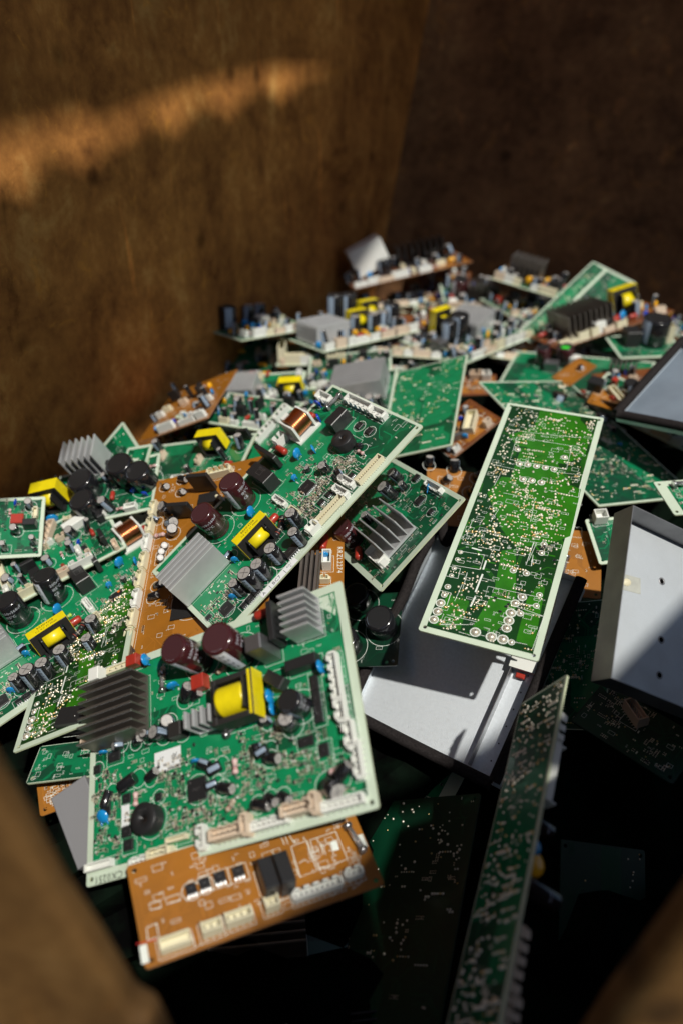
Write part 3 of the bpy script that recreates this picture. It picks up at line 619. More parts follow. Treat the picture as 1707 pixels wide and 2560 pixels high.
BOARDS = [
 {'T': [-0.0598, 0.7104, 0.7526], 'R': [[0.6682, -0.6022, -0.4368], [0.5139, 0.7982, -0.3143], [0.538, -0.0144, 0.8428]], 'w': 285.0, 'h': 149.8, 'style': 'green', 'label': 'sunlit green board with two maroon capacitors and white edge label BC7', 'comps': [('sink', -111.4, 7.3, 0, 60, 30, 32, 5, 'alu', 'x', 3), ('capm', -22.9, 41.9, 200, 13, 34, 3, 30), ('capm', -62.7, 41.7, 150, 13, 34, 4, 200), ('disc', -29.4, 17.0, 30, 6, 'blue'), ('box', 7.7, 37.7, 90, 34, 16, 18, 'black', 'JAPAN'), ('plate', 29.8, 54.8, 0, 5, 38, 16), ('con', 53.9, 66.6, 0, 14, 10, 11, 'white', 2, 1), ('coil', 77.7, 55.8, 0, 1.15), ('film', 44.5, 53.1, 90, 17, 8, 8, 'red'), ('film', 95.8, 57.7, 90, 10, 7, 7, 'red'), ('disc', 49.4, 27.8, 20, 6, 'blue'), ('disc', 63.4, 16.2, 60, 4.5, 'blue'), ('disc', 110.7, 62.6, 100, 5, 'dblue'), ('disc', 97.0, 45.6, 60, 4.5, 'dblue'), ('con', 120.9, 62.8, 90, 22, 10, 9, 'white', 2, 1), ('fuse', 122.2, 48.0, 0, 22, 2.4), ('con', 132.8, 15.2, 90, 40, 10, 8, 'white', 5, 1), ('con', 131.7, -18.2, 90, 20, 10, 8, 'white', 3, 1), ('box', 103.7, 14.6, 0, 24, 13, 16, 'black', ''), ('disc', 115.7, 18.9, 90, 5.5, 'blue'), ('buz', 86.1, -11.9, 0, 11.5, 12), ('chip', 111.6, -6.6, 90, 8, 8, 2, 4, 0), ('chip', 111.2, -23.9, 90, 8, 8, 2, 4, 0), ('cap', 52.0, -18.6, 0, 5, 12, 8, 200), ('cap', 55.3, -34.0, 0, 4, 11, 80, 250), ('cap', 41.6, 2.5, 0, 3, 6), ('disc', 26.4, 7.7, 0, 3.5, 'blue'), ('res', 85.8, -37.6, 90, 9, 1.8, 'pink'), ('cap', 92.7, -33.6, 0, 3, 7, 80, 120), ('chip', 26.2, -13.5, 0, 15, 15, 1.6, 12, 1), ('con', 74.3, -63.9, 0, 36, 8, 6, 'cream', 14, 0), ('con', 18.0, -62.3, 0, 38, 8, 6, 'cream', 14, 0), ('con', 51.7, -52.4, 90, 20, 8, 7, 'white', 4, 1), ('con', 39.7, -56.3, 90, 20, 8, 7, 'white', 4, 1), ('con', -5.3, -62.1, 0, 13, 11, 7, 'white', 0, 1), ('con', -2.4, 0.0, 90, 20, 7, 6, 'white', 5, 1), ('con', -1.5, -25.9, 90, 16, 5, 5, 'cream', 4, 0), ('chip', 20.7, -44.0, 0, 7, 6, 1.4, 4, 0), ('chip', 32.0, -44.1, 0, 7, 6, 1.4, 4, 0), ('chip', 59.9, -49.1, 0, 7, 6, 1.4, 4, 0), ('xf', -46.6, -22.7, 0, 40, 26, 28, 1), ('film', -23.7, -13.6, 0, 17, 8, 8, 'red'), ('res', -25.1, 2.1, 0, 9, 1.8, 'lime'), ('cap', -10.2, -42.4, 210, 6.5, 20, 2, 0), ('cap', -23.1, -64.1, 230, 6, 20, 3, 90), ('cap', -48.9, -57.6, 220, 7, 22), ('cap', -68.3, -58.9, 220, 7, 22), ('cap', -82.2, -58.6, 215, 8, 25), ('cap', -95.7, -50.3, 210, 5.5, 19), ('res', -18.0, -24.1, 45, 12, 3, 'black'), ('res', -28.1, -31.0, 20, 14, 3, 'black'), ('cap', -74.5, -0.9, 0, 4, 9, 80, 200), ('disc', -76.9, -13.4, 150, 4, 'blue'), ('disc', -104.9, -47.4, 150, 4, 'blue'), ('chip', -36.7, -61.4, 0, 15, 10, 3, 6, 0), ('chip', -86.9, -63.6, 0, 8, 7, 2.5, 4, 0), ('chip', -95.7, -64.1, 0, 8, 7, 2.5, 4, 0), ('chip', -103.8, -63.7, 0, 6, 5, 2.5, 3, 0), ('chip', -117.1, -48.8, 0, 13, 13, 1.6, 10, 1), ('chip', -134.6, -38.6, 0, 6, 5, 1.4, 3, 1), ('res', -36.6, 76.9, 100, 11, 2, 'cream'), ('res', 18.3, -14.9, 90, 5, 1, 'tan'), ('stick', -63.0, -71.3, 0, 48, 6.6, [['A', -20, 0, 5.2], ['BC7', -3, 0, 5.6], ['DX1', 15, 1.2, 3.2], ['C', 16, -1.8, 3], ['|', -12, 0, 6], ['|', 8, 0, 6]], 'paper', 0)], 'group': None, 'nm': 'B2', 'bord': (5, 3, 8, 4), 'ntr': 170, 'nsmd': 900, 'ntext': 90, 'pours': 6, 'seed': 12, 'clus': [[43.6219, -10.4528, 12], [17.4308, -15.9306, 12], [46.2921, -38.8968, 10], [21.8185, -46.1035, 10], [69.2108, -27.0646, 12], [-85.913, -56.7919, 10], [-114.0714, -45.3193, 10], [-131.6182, -38.3638, 7], [9.2185, -32.8427, 8], [65.1577, -24.6896, 10], [-100.1633, -37.9068, 10], [36.0127, -29.8412, 16]]},
 {'T': [-0.0994, 0.4599, 0.6833], 'R': [[0.8809, -0.1429, -0.4513], [-0.088, 0.8873, -0.4527], [0.4651, 0.4385, 0.769]], 'w': 255.0, 'h': 178.5, 'style': 'green', 'label': 'largest green board, in front, with a round black buzzer and inked code on its rim', 'comps': [('capm', -9.3, 63.7, 250, 12.8, 38, 3, 200), ('capm', 29.7, 56.4, 270, 14, 40, 3, 10), ('sink', -92.0, 41.4, 0, 56, 52, 24, 8, 'aludark', 'x', 3), ('sink', 94.4, 64.0, 0, 24, 32, 27, 6, 'alu', 'x', 3), ('box', 59.0, 46.7, 0, 14, 13, 32, 'steeldk', ''), ('plate', 70.8, 65.3, 0, 5, 34, 20), ('film', 56.8, 82.9, 0, 18, 8, 8, 'red'), ('box', 86.7, 28.2, 0, 27, 9, 11, 'black', ''), ('disc', 101.6, 20.8, 90, 5.5, 'blue'), ('con', 111.8, 10.1, 90, 38, 8, 8, 'white', 5, 1), ('con', 112.0, -15.7, 90, 17, 8, 8, 'white', 3, 1), ('con', 115.8, -35.3, 90, 20, 8, 8, 'white', 3, 1), ('con', 118.6, -53.8, 90, 26, 7, 7, 'white', 6, 1), ('xf', 31.1, 13.4, 0, 38, 37, 27, 2), ('box', 61.9, 22.4, 320, 18, 10, 10, 'black', ''), ('cap', 78.9, -2.7, 250, 9.5, 20, 3, 200), ('cap', 69.2, -14.7, 200, 6.5, 15, 10, 30), ('cap', 48.4, -6.8, 0, 3.8, 8, 10, 60), ('disc', -36.1, 48.3, 20, 5, 'blue'), ('disc', 35.4, -2.6, 0, 5, 'blue'), ('disc', 55.5, 10.8, 90, 6, 'blue'), ('disc', 56.6, 0.6, 90, 5, 'blue'), ('disc', -63.3, 80.3, 90, 5.5, 'blue'), ('box', -8.9, 42.6, 0, 12, 12, 10, 'red', ''), ('box', -76.6, 83.6, 0, 11, 10, 10, 'red', ''), ('con', -94.7, 84.6, 0, 26, 7, 5, 'cream', 4, 2), ('box', -116.5, 82.7, 0, 11, 12, 12, 'white', ''), ('sink', -1.7, 7.5, 0, 24, 14, 22, 4, 'alu', 'y', 2), ('cap', -27.3, 35.7, 0, 6, 14, 55, 30), ('cap', -44.4, 19.7, 10, 5.5, 13, 30, 340), ('cap', -49.7, 11.7, 0, 6, 12, 12, 180), ('cap', -64.9, 13.7, 0, 4, 8, 10, 90), ('cap', -92.9, 14.5, 0, 4, 8, 30, 200), ('cap', -78.4, 12.2, 30, 4, 9, 60, 10), ('cap', -19.2, 33.3, 30, 3.5, 9, 70, 10), ('box', -31.5, 8.3, 0, 12, 12, 12, 'ferr', ''), ('chip', 92.6, 12.0, 90, 12, 6, 2.5, 6, 0), ('chip', 92.6, -0.3, 90, 12, 6, 2.5, 6, 0), ('chip', 92.6, -12.4, 90, 14, 6, 2.5, 6, 0), ('chip', 79.6, -30.1, 0, 12, 7, 2.5, 6, 0), ('chip', 93.3, -40.1, 90, 10, 7, 2.5, 5, 0), ('chip', -19.1, -40.4, 0, 17, 17, 1.6, 14, 1), ('chip', -108.7, -33.5, 0, 10, 12, 1.6, 9, 0), ('chip', -56.0, -37.2, 0, 6, 6, 1.4, 3, 1), ('chip', -87.3, -30.8, 0, 8, 7, 1.8, 4, 0), ('chip', -87.1, -56.4, 0, 9, 8, 2, 4, 0), ('chip', -85.1, -66.8, 0, 9, 8, 2, 4, 0), ('chip', -118.6, 0.6, 0, 7, 7, 1.4, 4, 1), ('chip', -100.3, 6.6, 0, 12, 8, 2, 6, 0), ('buz', -63.2, -53.1, 0, 12, 12), ('disc', -114.6, 12.6, 0, 4, 'blue', 50, 0), ('disc', -21.8, -19.1, 0, 4, 'blue', 50, 0), ('disc', -109.8, -46.0, 0, 5.5, 'blue', 60, 90), ('cap', -76.0, -17.4, 200, 5, 15, 85, 200), ('cap', -63.7, -21.3, 0, 4, 10, 80, 20), ('cap', -103.0, -21.3, 240, 4, 13, 85, 250), ('cap', 3.6, -27.4, 0, 4.5, 11, 70, 200), ('cap', -4.9, -26.8, 0, 4, 9, 75, 150), ('cap', 4.2, -45.4, 0, 4.5, 12, 85, 340), ('cap', -1.0, -39.5, 0, 3.5, 9, 60, 200), ('cap', 48.0, -26.6, 0, 4, 10, 80, 200), ('cap', 47.2, -34.2, 0, 4.5, 11, 80, 340), ('cap', 38.6, -30.3, 0, 4, 9, 80, 90), ('cap', 33.3, -64.5, 0, 4.5, 13, 85, 340), ('cap', 44.1, -62.0, 0, 4, 10, 75, 320), ('cap', 55.3, -63.3, 0, 4, 10, 75, 320), ('cap', 91.5, -65.0, 0, 7, 13, 70, 320), ('cap', 102.6, -62.7, 20, 5, 12, 80, 30), ('res', 17.6, -32.6, 90, 12, 2.2, 'pink'), ('res', -77.0, -34.1, 90, 11, 2, 'pink'), ('res', 102.0, -56.5, 15, 13, 2.4, 'pink'), ('res', 11.3, -60.0, 40, 10, 2, 'tan'), ('res', -47.3, 63.8, 90, 12, 2.2, 'tan'), ('res', 11.1, 48.0, 10, 9, 2, 'tan'), ('fuse', -47.9, 56.5, 90, 18, 2), ('fuse', 17.8, -3.9, 25, 16, 2), ('stick', -46.9, -10.1, 0, 26, 17, [['A', 7, 2, 6], ['VT', -6, 3, 3.4], ['MODEL', 5, -6, 2.4]], 'paper', 3.1416), ('stick', -89.2, -45.0, 90, 20, 8, [['(=)', 0, 0, 5]], 'paper', 0), ('con', -112.1, -76.5, 0, 26, 6, 6, 'white', 0, 0), ('con', -72.3, -81.9, 0, 17, 7, 7, 'white', 4, 1), ('con', -52.1, -80.3, 0, 20, 8, 10, 'cream', 4, 1), ('con', -38.2, -72.7, 0, 19, 4, 5, 'cream', 0, 0), ('con', -14.6, -77.1, 90, 16, 7, 8, 'white', 4, 1), ('con', 9.7, -79.3, 0, 28, 9, 12, 'beige', 6, 1), ('con', 25.8, -77.5, 90, 14, 6, 12, 'beige', 0, 1), ('con', 43.9, -80.0, 0, 30, 7, 7, 'white', 7, 1), ('con', 69.8, -76.4, 0, 26, 9, 12, 'beige', 6, 1), ('con', 83.2, -76.2, 90, 14, 6, 12, 'beige', 0, 1), ('con', 103.0, -80.5, 0, 32, 7, 7, 'white', 7, 0)], 'group': None, 'nm': 'B1', 'bord': (6, 7, 10, 7), 'ntr': 230, 'nsmd': 1100, 'ntext': 120, 'pours': 9, 'seed': 5, 'chamfer': 20, 'clus': [[-38.2108, -36.4918, 18], [-45.5662, -20.2607, 12], [-78.0338, -25.0337, 14], [-107.4387, -12.749, 12], [-116.86, -54.0974, 10], [-4.8021, -53.8842, 14], [-31.2421, -55.1754, 12], [34.5123, -25.3474, 10], [82.1388, -42.6877, 10], [53.3708, -19.4511, 10], [-92.1192, -64.1755, 10], [-16.5493, -63.1167, 12], [67.4388, -49.3327, 18], [22.772, -53.0599, 15], [-115.5742, -27.2585, 10], [103.0845, -69.9806, 8]]},
 {'T': [0.1799, 0.6933, 0.7487], 'R': [[0.9226, 0.3708, -0.1061], [-0.3855, 0.8779, -0.2842], [-0.0122, 0.3031, 0.9529]], 'w': 108.0, 'h': 331.8, 'style': 'grass', 'label': 'long bright green board, solder side up, with rows of ringed joints and the mark K2', 'comps': [('joint', -43.5, -131.2, 0, 3), ('joint', -43.3, -141.2, 0, 3), ('joint', -43.8, -150.8, 0, 3), ('joint', -4.7, -152.8, 0, 3.3), ('joint', 9.9, -153.4, 0, 3.3), ('joint', 20.1, -152.9, 0, 3.3), ('joint', 20.3, -140.4, 0, 3), ('joint', 20.2, -131.8, 0, 3.2), ('joint', 20.0, -123.0, 0, 3.2), ('joint', 21.1, -111.4, 0, 2.8), ('joint', 25.5, -102.7, 0, 2.8), ('joint', -17.8, 68.8, 0, 2.4), ('joint', -8.9, 70.1, 0, 2.4), ('joint', 0.2, 70.4, 0, 2.4), ('joint', 9.3, 70.6, 0, 2.4), ('joint', 18.4, 70.3, 0, 2.4), ('joint', -8.9, 47.2, 0, 2.6), ('joint', 0.4, 47.8, 0, 2.6), ('joint', 10.1, 47.8, 0, 2.6), ('joint', -24.7, 90.5, 0, 2.2), ('joint', 25.2, 91.7, 0, 2.2), ('joint', 30.6, -34.5, 0, 2.2), ('joint', 30.6, -45.9, 0, 2.2), ('joint', 10.4, -74.6, 0, 2.2), ('joint', 22.7, -74.5, 0, 2.2), ('joint', -43.0, -66.9, 0, 1.6), ('joint', -43.3, -76.5, 0, 1.6), ('joint', -43.1, -88.1, 0, 1.6), ('joint', -43.1, -97.3, 0, 1.6), ('joint', -42.6, -111.1, 0, 2), ('joint', -43.0, -121.4, 0, 2), ('joint', 39.7, -95.8, 0, 2), ('joint', 39.6, -108.6, 0, 2), ('joint', 27.9, -121.1, 0, 2.2), ('joint', 27.9, -153.6, 0, 2)], 'group': None, 'nm': 'B3', 'bord': (6, 6, 6, 4), 'ntr': 60, 'nsmd': 40, 'njoint': 900, 'ntext': 110, 'pours': 2, 'seed': 33, 'jclus': [[-31.9829, 147.8368, 7], [-35.376, 127.6756, 8], [-13.2418, 136.6888, 9], [8.1413, 139.1741, 8], [25.3803, 131.2972, 7], [-20.5663, 115.9471, 9], [-40.5011, 83.1933, 7], [-37.0296, 93.1592, 7], [37.3334, 98.52, 7], [38.3291, 113.5523, 6], [-42.9556, 61.8903, 7], [-43.8087, 50.1284, 7], [-23.1229, 44.5913, 8], [-39.2041, 17.9701, 7], [-35.2413, 2.9866, 8], [-20.0816, 2.0761, 8], [-25.4431, -20.1642, 9], [-17.4315, -22.8864, 9], [-0.5557, -17.9344, 6], [4.0025, 9.0267, 6], [24.4731, 14.9344, 9], [31.2616, 16.8935, 8], [21.4711, 3.7323, 7], [20.5881, -16.7205, 7], [31.2151, -8.6118, 7], [30.9811, 54.2428, 6], [-45.4423, -41.1725, 5], [-32.9576, -39.9723, 7], [-18.7949, -45.6092, 6], [8.7748, -42.2356, 6], [-8.6747, -64.1269, 5], [-23.4503, -94.004, 6], [-24.2084, -109.8875, 6], [-8.7863, -122.4736, 5], [-31.056, -133.7168, 5], [-29.0257, -151.9629, 5], [43.0336, 151.5248, 4], [48.65, 67.488, 5], [3.4992, 35.5401, 7], [-11.0572, 25.9803, 6]], 'K2': {'silk': [[[-30.2, 110.3], [29.3, 111.1], [30.8, 73.7], [-28.6, 73.1], [-30.2, 110.3]], [[-7.2, -99.8], [41.1, -98.4], [40.2, -109.3], [-6.8, -111.1], [-7.2, -99.8]], [[-46.5, -66.0], [-20.2, -64.0], [-19.6, -82.6], [-46.4, -84.9]], [[-50.2, -87.2], [-37.4, -86.8], [-36.4, -99.1], [-48.3, -99.3], [-50.2, -87.2]], [[-43.8, 120.7], [-17.8, 121.3], [35.9, 126.5]], [[-46.6, 60.9], [-19.2, 59.8]], [[19.4, 38.7], [49.8, 36.7], [48.2, 70.1], [19.3, 66.3]], [[-23.3, 22.5], [9.2, 22.4], [11.8, -9.3]], [[-32.9, 53.2], [-34.8, 30.2]], [[-37.1, -142.0], [-37.5, -154.6], [-9.1, -145.7]], [[-34.5, -142.2], [-6.1, -141.6]], [[22.6, -114.8], [48.6, -118.1], [46.6, -155.8]], [[48.6, -118.1], [17.4, -120.6]], [[-43.0, -20.2], [-43.9, -43.2]], [[-22.1, -1.1], [-25.4, -20.2]], [[-6.5, -155.0], [41.0, -151.8]], [[-19.2, -157.0], [-7.5, -157.4]], [[21.3, -58.6], [23.6, -34.2], [20.9, -33.8], [20.1, -64.7], [25.1, -64.4], [23.8, -50.8], [18.7, -51.2]], [[-30.1, -89.2], [-28.4, -113.4]], [[-30.5, -102.9], [-31.8, -125.4]], [[0.3, -54.3], [16.8, -54.1]], [[4.4, -31.4], [11.9, -32.8]], [[-48.1, -117.3], [-37.6, -117.3], [-37.1, -133.5]], [[-28.6, -55.8], [-7.6, -54.3]]], 'bars': [[[-16.8, -70.1], [-16.7, -81.7]], [[-15.8, -87.1], [-16.5, -109.7]], [[-15.1, -114.7], [-16.3, -127.0]], [[-34.1, -58.7], [-24.1, -59.3]], [[-11.8, -20.0], [-9.3, -19.2]]], 'txt': [['K2', 23.5, -59.5, 4.5], ['R19', 20.2, -26.7, 2.2], ['D5', 18.6, -31.6, 2.2], ['D4', 16.9, -35.5, 2.2], ['R17', 27.9, -22.0, 2.2], ['R18', 20.7, -21.2, 2.2], ['PFLS4', -9.1, -79.4, 2.1], ['PFLS2', -8.5, -92.8, 2.1], ['PFLS3', -10.5, -106.7, 2.1], ['PFLS1', -12.2, -122.5, 2.1], ['PFLS3', -22.3, -64.7, 2.1], ['C11', 35.0, -41.5, 2.1], ['C12', 16.7, -79.4, 2.1], ['CN4', -34.5, -76.6, 2.1], ['CN11', -36.7, -93.5, 2.1], ['CN6', 1.0, -146.5, 2.1], ['R10', 17.6, -93.7, 2.1], ['R13', 34.7, -88.4, 2.1], ['R11', 42.3, -69.4, 2.1], ['FUSE2', 39.7, 42.3, 2.1], ['HQ-222-102', 46.1, -51.1, 2.1], ['HT2', 38.0, -138.8, 2.1], ['RY3', -7.3, -112.3, 2.1], ['8.7V', -28.5, -34.9, 2.6], ['14V', -36.5, -52.1, 2.6], ['J24', 7.1, -55.8, 2.0], ['C17', 23.2, 21.1, 2.0], ['R4', 6.7, -127.2, 2], ['C13', 42.5, -101.1, 2], ['JP2', 31.5, -94.8, 2], ['DC14(F)', 46.4, 26.5, 2.4], ['OV', -44.9, -24.6, 2.4]], 'pours': [[[-39.4, 110.9], [10.8, 155.8], [34.6, 133.8], [38.1, 104.6], [-27.7, 95.7]], [[-39.2, 18.0], [-30.9, 45.2], [31.0, 54.2], [50.3, 48.8], [52.1, -17.2], [31.7, -35.4], [6.0, -45.5], [-12.9, -26.6]], [[-6.0, -53.8], [6.6, -47.7], [23.1, -116.7], [11.5, -149.3], [-8.6, -147.5], [-0.5, -102.6]], [[30.0, -104.0], [37.8, -79.7], [42.7, -87.0], [47.6, -153.5], [31.3, -150.9]], [[-40.5, -119.3], [-19.2, -121.4], [-18.2, -154.7], [-42.9, -156.4]]]}},
 {'T': [-0.0623, 0.3706, 0.63], 'R': [[0.9289, -0.3631, 0.073], [0.3701, 0.9176, -0.1451], [-0.0143, 0.1618, 0.9867]], 'w': 173.2, 'h': 74.4, 'style': 'orange', 'label': 'orange board with cream sockets and black relays sticking out below the large front board', 'comps': [('con', -64.7, -28.5, 0, 22, 9, 9, 'cream', 0, 0), ('con', -39.5, -27.5, 0, 15, 9, 12, 'cream', 3, 2), ('con', -20.4, -26.8, 0, 20, 9, 12, 'cream', 4, 2), ('con', 3.7, -25.6, 0, 11, 9, 12, 'cream', 3, 2), ('con', 38.1, -26.1, 0, 38, 8, 8, 'white', 9, 1), ('con', 67.0, -23.6, 0, 13, 8, 8, 'white', 3, 1), ('chip', -46.3, 4.1, 0, 8, 8, 4, 3, 0), ('chip', -36.4, 4.9, 0, 8, 8, 4, 3, 0), ('chip', -25.0, 5.9, 0, 9, 8, 4, 3, 0), ('chip', -11.4, 5.5, 0, 9, 8, 4, 3, 0), ('box', 5.9, -10.6, 0, 11, 24, 22, 'black', ''), ('box', 17.8, -10.5, 0, 11, 24, 22, 'black', ''), ('fuse', 78.4, 1.5, 280, 26, 2.6)], 'group': None, 'nm': 'B8', 'ntr': 30, 'nsmd': 0, 'ntext': 60, 'pours': 0, 'seed': 8, 'cs': 0.95, 'ORG': {'silk': [[[31.1, 12.4], [43.8, 13.1], [43.5, -11.4], [30.0, -11.9], [31.1, 12.4]], [[46.3, 12.6], [67.4, 12.9], [67.6, -10.4], [45.2, -11.6], [46.3, 12.6]], [[-76.1, 4.9], [-68.5, 4.3], [-68.8, -0.4], [-76.1, 0.2], [-76.1, 4.9]], [[-64.4, 4.9], [-54.7, 4.9], [-55.0, 0.3], [-64.7, 0.5], [-64.4, 4.9]], [[-80.9, -10.7], [-73.9, -10.1], [-74.1, -19.5], [-81.5, -19.4], [-80.9, -10.7]], [[54.5, 5.9], [53.7, -2.3]], [[59.4, 6.8], [59.6, -4.3]], [[26.6, 23.3], [27.0, 15.4]], [[29.5, 23.1], [29.8, 15.2]], [[32.6, 23.6], [34.2, 15.2]], [[-53.2, -25.6], [-52.6, -34.1], [-46.9, -34.2]], [[32.8, -1.8], [37.6, -0.5], [40.1, -3.6]], [[51.6, 6.1], [53.5, 7.0], [51.8, -1.6]]], 'bars': [[[-85.3, -21.2], [-85.7, -33.4]], [[62.8, 6.1], [62.5, -1.5]], [[83.4, 4.5], [83.4, -6.4]]], 'txt': [['AC125V/3A', 70.2, -1.9, 3, -75], ['FR4', -46.9, 10.0, 2.4, 15], ['UR/J', 56.6, -6.3, 3, -75], ['CY1', 60.7, 14.3, 2.4, 15], ['C2', 28.1, 1.3, 2.6, -75], ['FR5', -37.5, 10.2, 2.4, 15], ['POWER', 47.0, -33.5, 2.6, 18], ['AC100V', 62.8, -33.4, 2.6, 18]], 'red': [[[-89.2, -19.2], [-70.5, -21.4]]]}},
 {'copy': 'B2', 'T': [-0.2698, 0.6942, 0.6328], 'R': [[0.7719, -0.5941, -0.2262], [0.5658, 0.8043, -0.1818], [0.2899, 0.0123, 0.957]], 's': 1.039, 'label': 'green board at the left edge with black capacitors and white label B BC6 BM8', 'nm': 'B4'},
 {'copy': 'B3', 'T': [-0.2639, 0.6827, 0.6307], 'R': [[0.915, -0.1029, -0.3902], [0.0779, 0.9938, -0.0796], [0.396, 0.0424, 0.9173]], 's': 1.0, 'label': 'dark green board solder side up, its white corner poking out below the BC6 board', 'nm': 'B13'},
 {'T': [-0.142, 0.6952, 0.695], 'R': [[0.9407, 0.0074, -0.339], [-0.1351, 0.9252, -0.3547], [0.311, 0.3795, 0.8713]], 'w': 154.4, 'h': 247.0, 'style': 'orange', 'label': 'orange board with a row of cream sockets down its left edge, under the BC7 board', 'comps': [('con', -72.2, -109.5, 90, 20, 8, 8, 'white', 0, 1), ('con', -72.2, -86.0, 90, 20, 8, 8, 'cream', 0, 1), ('con', -72.2, -62.5, 90, 20, 8, 8, 'cream', 0, 1), ('con', -72.2, -39.0, 90, 20, 8, 8, 'white', 0, 1), ('con', -72.2, -15.5, 90, 20, 8, 8, 'cream', 0, 1), ('con', -72.2, 8.0, 90, 20, 8, 8, 'cream', 0, 1), ('con', -72.2, 31.5, 90, 20, 8, 8, 'white', 0, 1), ('con', -72.2, 55.0, 90, 20, 8, 8, 'cream', 0, 1), ('con', -72.2, 78.5, 90, 20, 8, 8, 'cream', 0, 1), ('cap', -50.8, 73.0, 200, 6, 15, 20, 200), ('cap', -50.7, 55.9, 200, 6, 14, 60, 330), ('cap', -43.2, 40.2, 200, 6, 15, 30, 330), ('cap', -64.6, 62.2, 0, 3.5, 9, 60, 160), ('res', -58.3, 39.7, 0, 12, 2.2, 'pink'), ('cap', -51.8, 23.2, 0, 4, 10, 40, 330), ('cap', -54.3, 15.8, 0, 4, 10, 40, 330), ('cap', -54.2, 7.8, 0, 4, 10, 40, 330), ('plate', -28.3, 58.8, 80, 5, 26, 22), ('plate', -7.2, 90.6, 80, 5, 26, 26), ('box', -1.2, 71.7, 0, 22, 14, 10, 'black', ''), ('cap', -66.1, 111.1, 0, 4, 10, 60, 330), ('cap', -44.3, 115.7, 0, 4, 12, 80, 330), ('cap', -42.9, 97.3, 0, 4, 10, 60, 330), ('con', 7.0, 110.5, 0, 28, 10, 10, 'cream', 5, 1), ('res', -19.3, 21.0, 90, 10, 2, 'tan'), ('cap', -55.8, -40.0, 0, 4, 10, 80, 0), ('cap', -53.5, -25.7, 0, 4, 9, 70, 0), ('box', -9.3, -51.8, 0, 40, 40, 2, 'black', '')], 'group': None, 'nm': 'B9', 'ntr': 140, 'nsmd': 60, 'ntext': 60, 'pours': 2, 'seed': 9},
 {'T': [-0.0197, 0.6998, 0.71], 'R': [[0.9991, 0.011, -0.0409], [-0.0232, 0.9501, -0.311], [0.0354, 0.3116, 0.9495]], 'w': 45.0, 'h': 202.8, 'style': 'orange', 'label': 'upright strip of orange board printed RRZL2274 between the two middle boards', 'comps': [('con', 5.6, -29.1, 90, 17, 9, 14, 'white', 0, 0), ('film', 2.0, -3.7, 80, 20, 8, 8, 'red'), ('con', 3.7, -51.0, 0, 9, 6, 8, 'cream', 0, 1), ('disc', 2.9, -22.5, 0, 5, 'blue')], 'group': None, 'nm': 'B10', 'ntr': 20, 'nsmd': 0, 'ntext': 20, 'pours': 0, 'seed': 10, 'ORG': {'silk': [], 'bars': [], 'txt': [['RRZL2274', 15.8, -6.7, 7, -90]]}},
 {'T': [0.0435, 0.7191, 0.73], 'R': [[0.6729, -0.3702, -0.6404], [0.3966, 0.9114, -0.1101], [0.6244, -0.1799, 0.7601]], 'w': 119.8, 'h': 179.7, 'style': 'green', 'label': 'green board with a finned dark heat sink and printed 98, right of the BC7 board', 'comps': [('sink', -10.5, -38.8, 90, 52, 40, 24, 5, 'alu', 'x', 3), ('capm', -38.5, 5.1, 180, 11, 26, 0, 0), ('cap', 23.5, 9.8, 200, 7, 20, 5, 200), ('cap', 42.0, 23.4, 200, 6, 16, 5, 200), ('cap', 37.4, 3.9, 200, 4, 9), ('con', 53.4, -39.2, 90, 30, 7, 6, 'white', 6, 1), ('disc', 45.5, -32.9, 60, 4, 'blue', 50, 0), ('chip', 34.5, -33.3, 0, 10, 10, 1.6, 8, 1), ('chip', 53.0, 1.0, 0, 8, 8, 2, 4, 0), ('chip', 31.0, -62.5, 0, 6, 6, 1.6, 3, 0), ('film', -46.2, -21.6, 60, 17, 8, 8, 'red'), ('con', -36.4, -51.1, 90, 30, 12, 10, 'white', 3, 1), ('cap', -12.3, 11.7, 0, 5, 12, 0, 0)], 'group': None, 'nm': 'B5', 'bord': (6, 5, 6, 5), 'ntr': 120, 'nsmd': 260, 'ntext': 50, 'pours': 5, 'seed': 55, 'holes': None, 'T98': 1},
 {'T': [0.1081, 1.008, 0.735], 'R': [[0.9005, 0.2032, -0.3844], [-0.2643, 0.9578, -0.1127], [0.3452, 0.2031, 0.9163]], 'w': 110.3, 'h': 218.4, 'style': 'green', 'label': 'bright green board solder side up, standing behind the BC7 board corner', 'comps': [], 'group': None, 'nm': 'B6', 'bord': (5, 3, 3, 2), 'ntr': 90, 'nsmd': 0, 'njoint': 160, 'ntext': 20, 'pours': 8, 'seed': 66, 'hero': True},
 {'T': [0.3246, 0.9856, 0.7], 'R': [[0.8896, -0.3944, 0.2301], [0.43, 0.8932, -0.1315], [-0.1537, 0.216, 0.9642]], 'w': 168.3, 'h': 282.5, 'style': 'teal', 'label': 'wide green board solder side up behind the K2 board', 'comps': [], 'group': None, 'nm': 'B7', 'bord': (3, 3, 3, 3), 'ntr': 150, 'nsmd': 260, 'njoint': 420, 'ntext': 30, 'pours': 5, 'seed': 77},
 {'T': [-0.2145, 1.0458, 0.72], 'R': [[0.8695, 0.205, -0.4495], [-0.2597, 0.9636, -0.0629], [0.4202, 0.1714, 0.8911]], 'w': 122.1, 'h': 129.7, 'style': 'orange', 'label': 'orange board tilted against the left of the pile with black and beige parts', 'comps': [('RAND', 11, 12)], 'group': None, 'nm': 'B11', 'ntr': 40, 'nsmd': 0, 'ntext': 20, 'pours': 1, 'seed': 11},
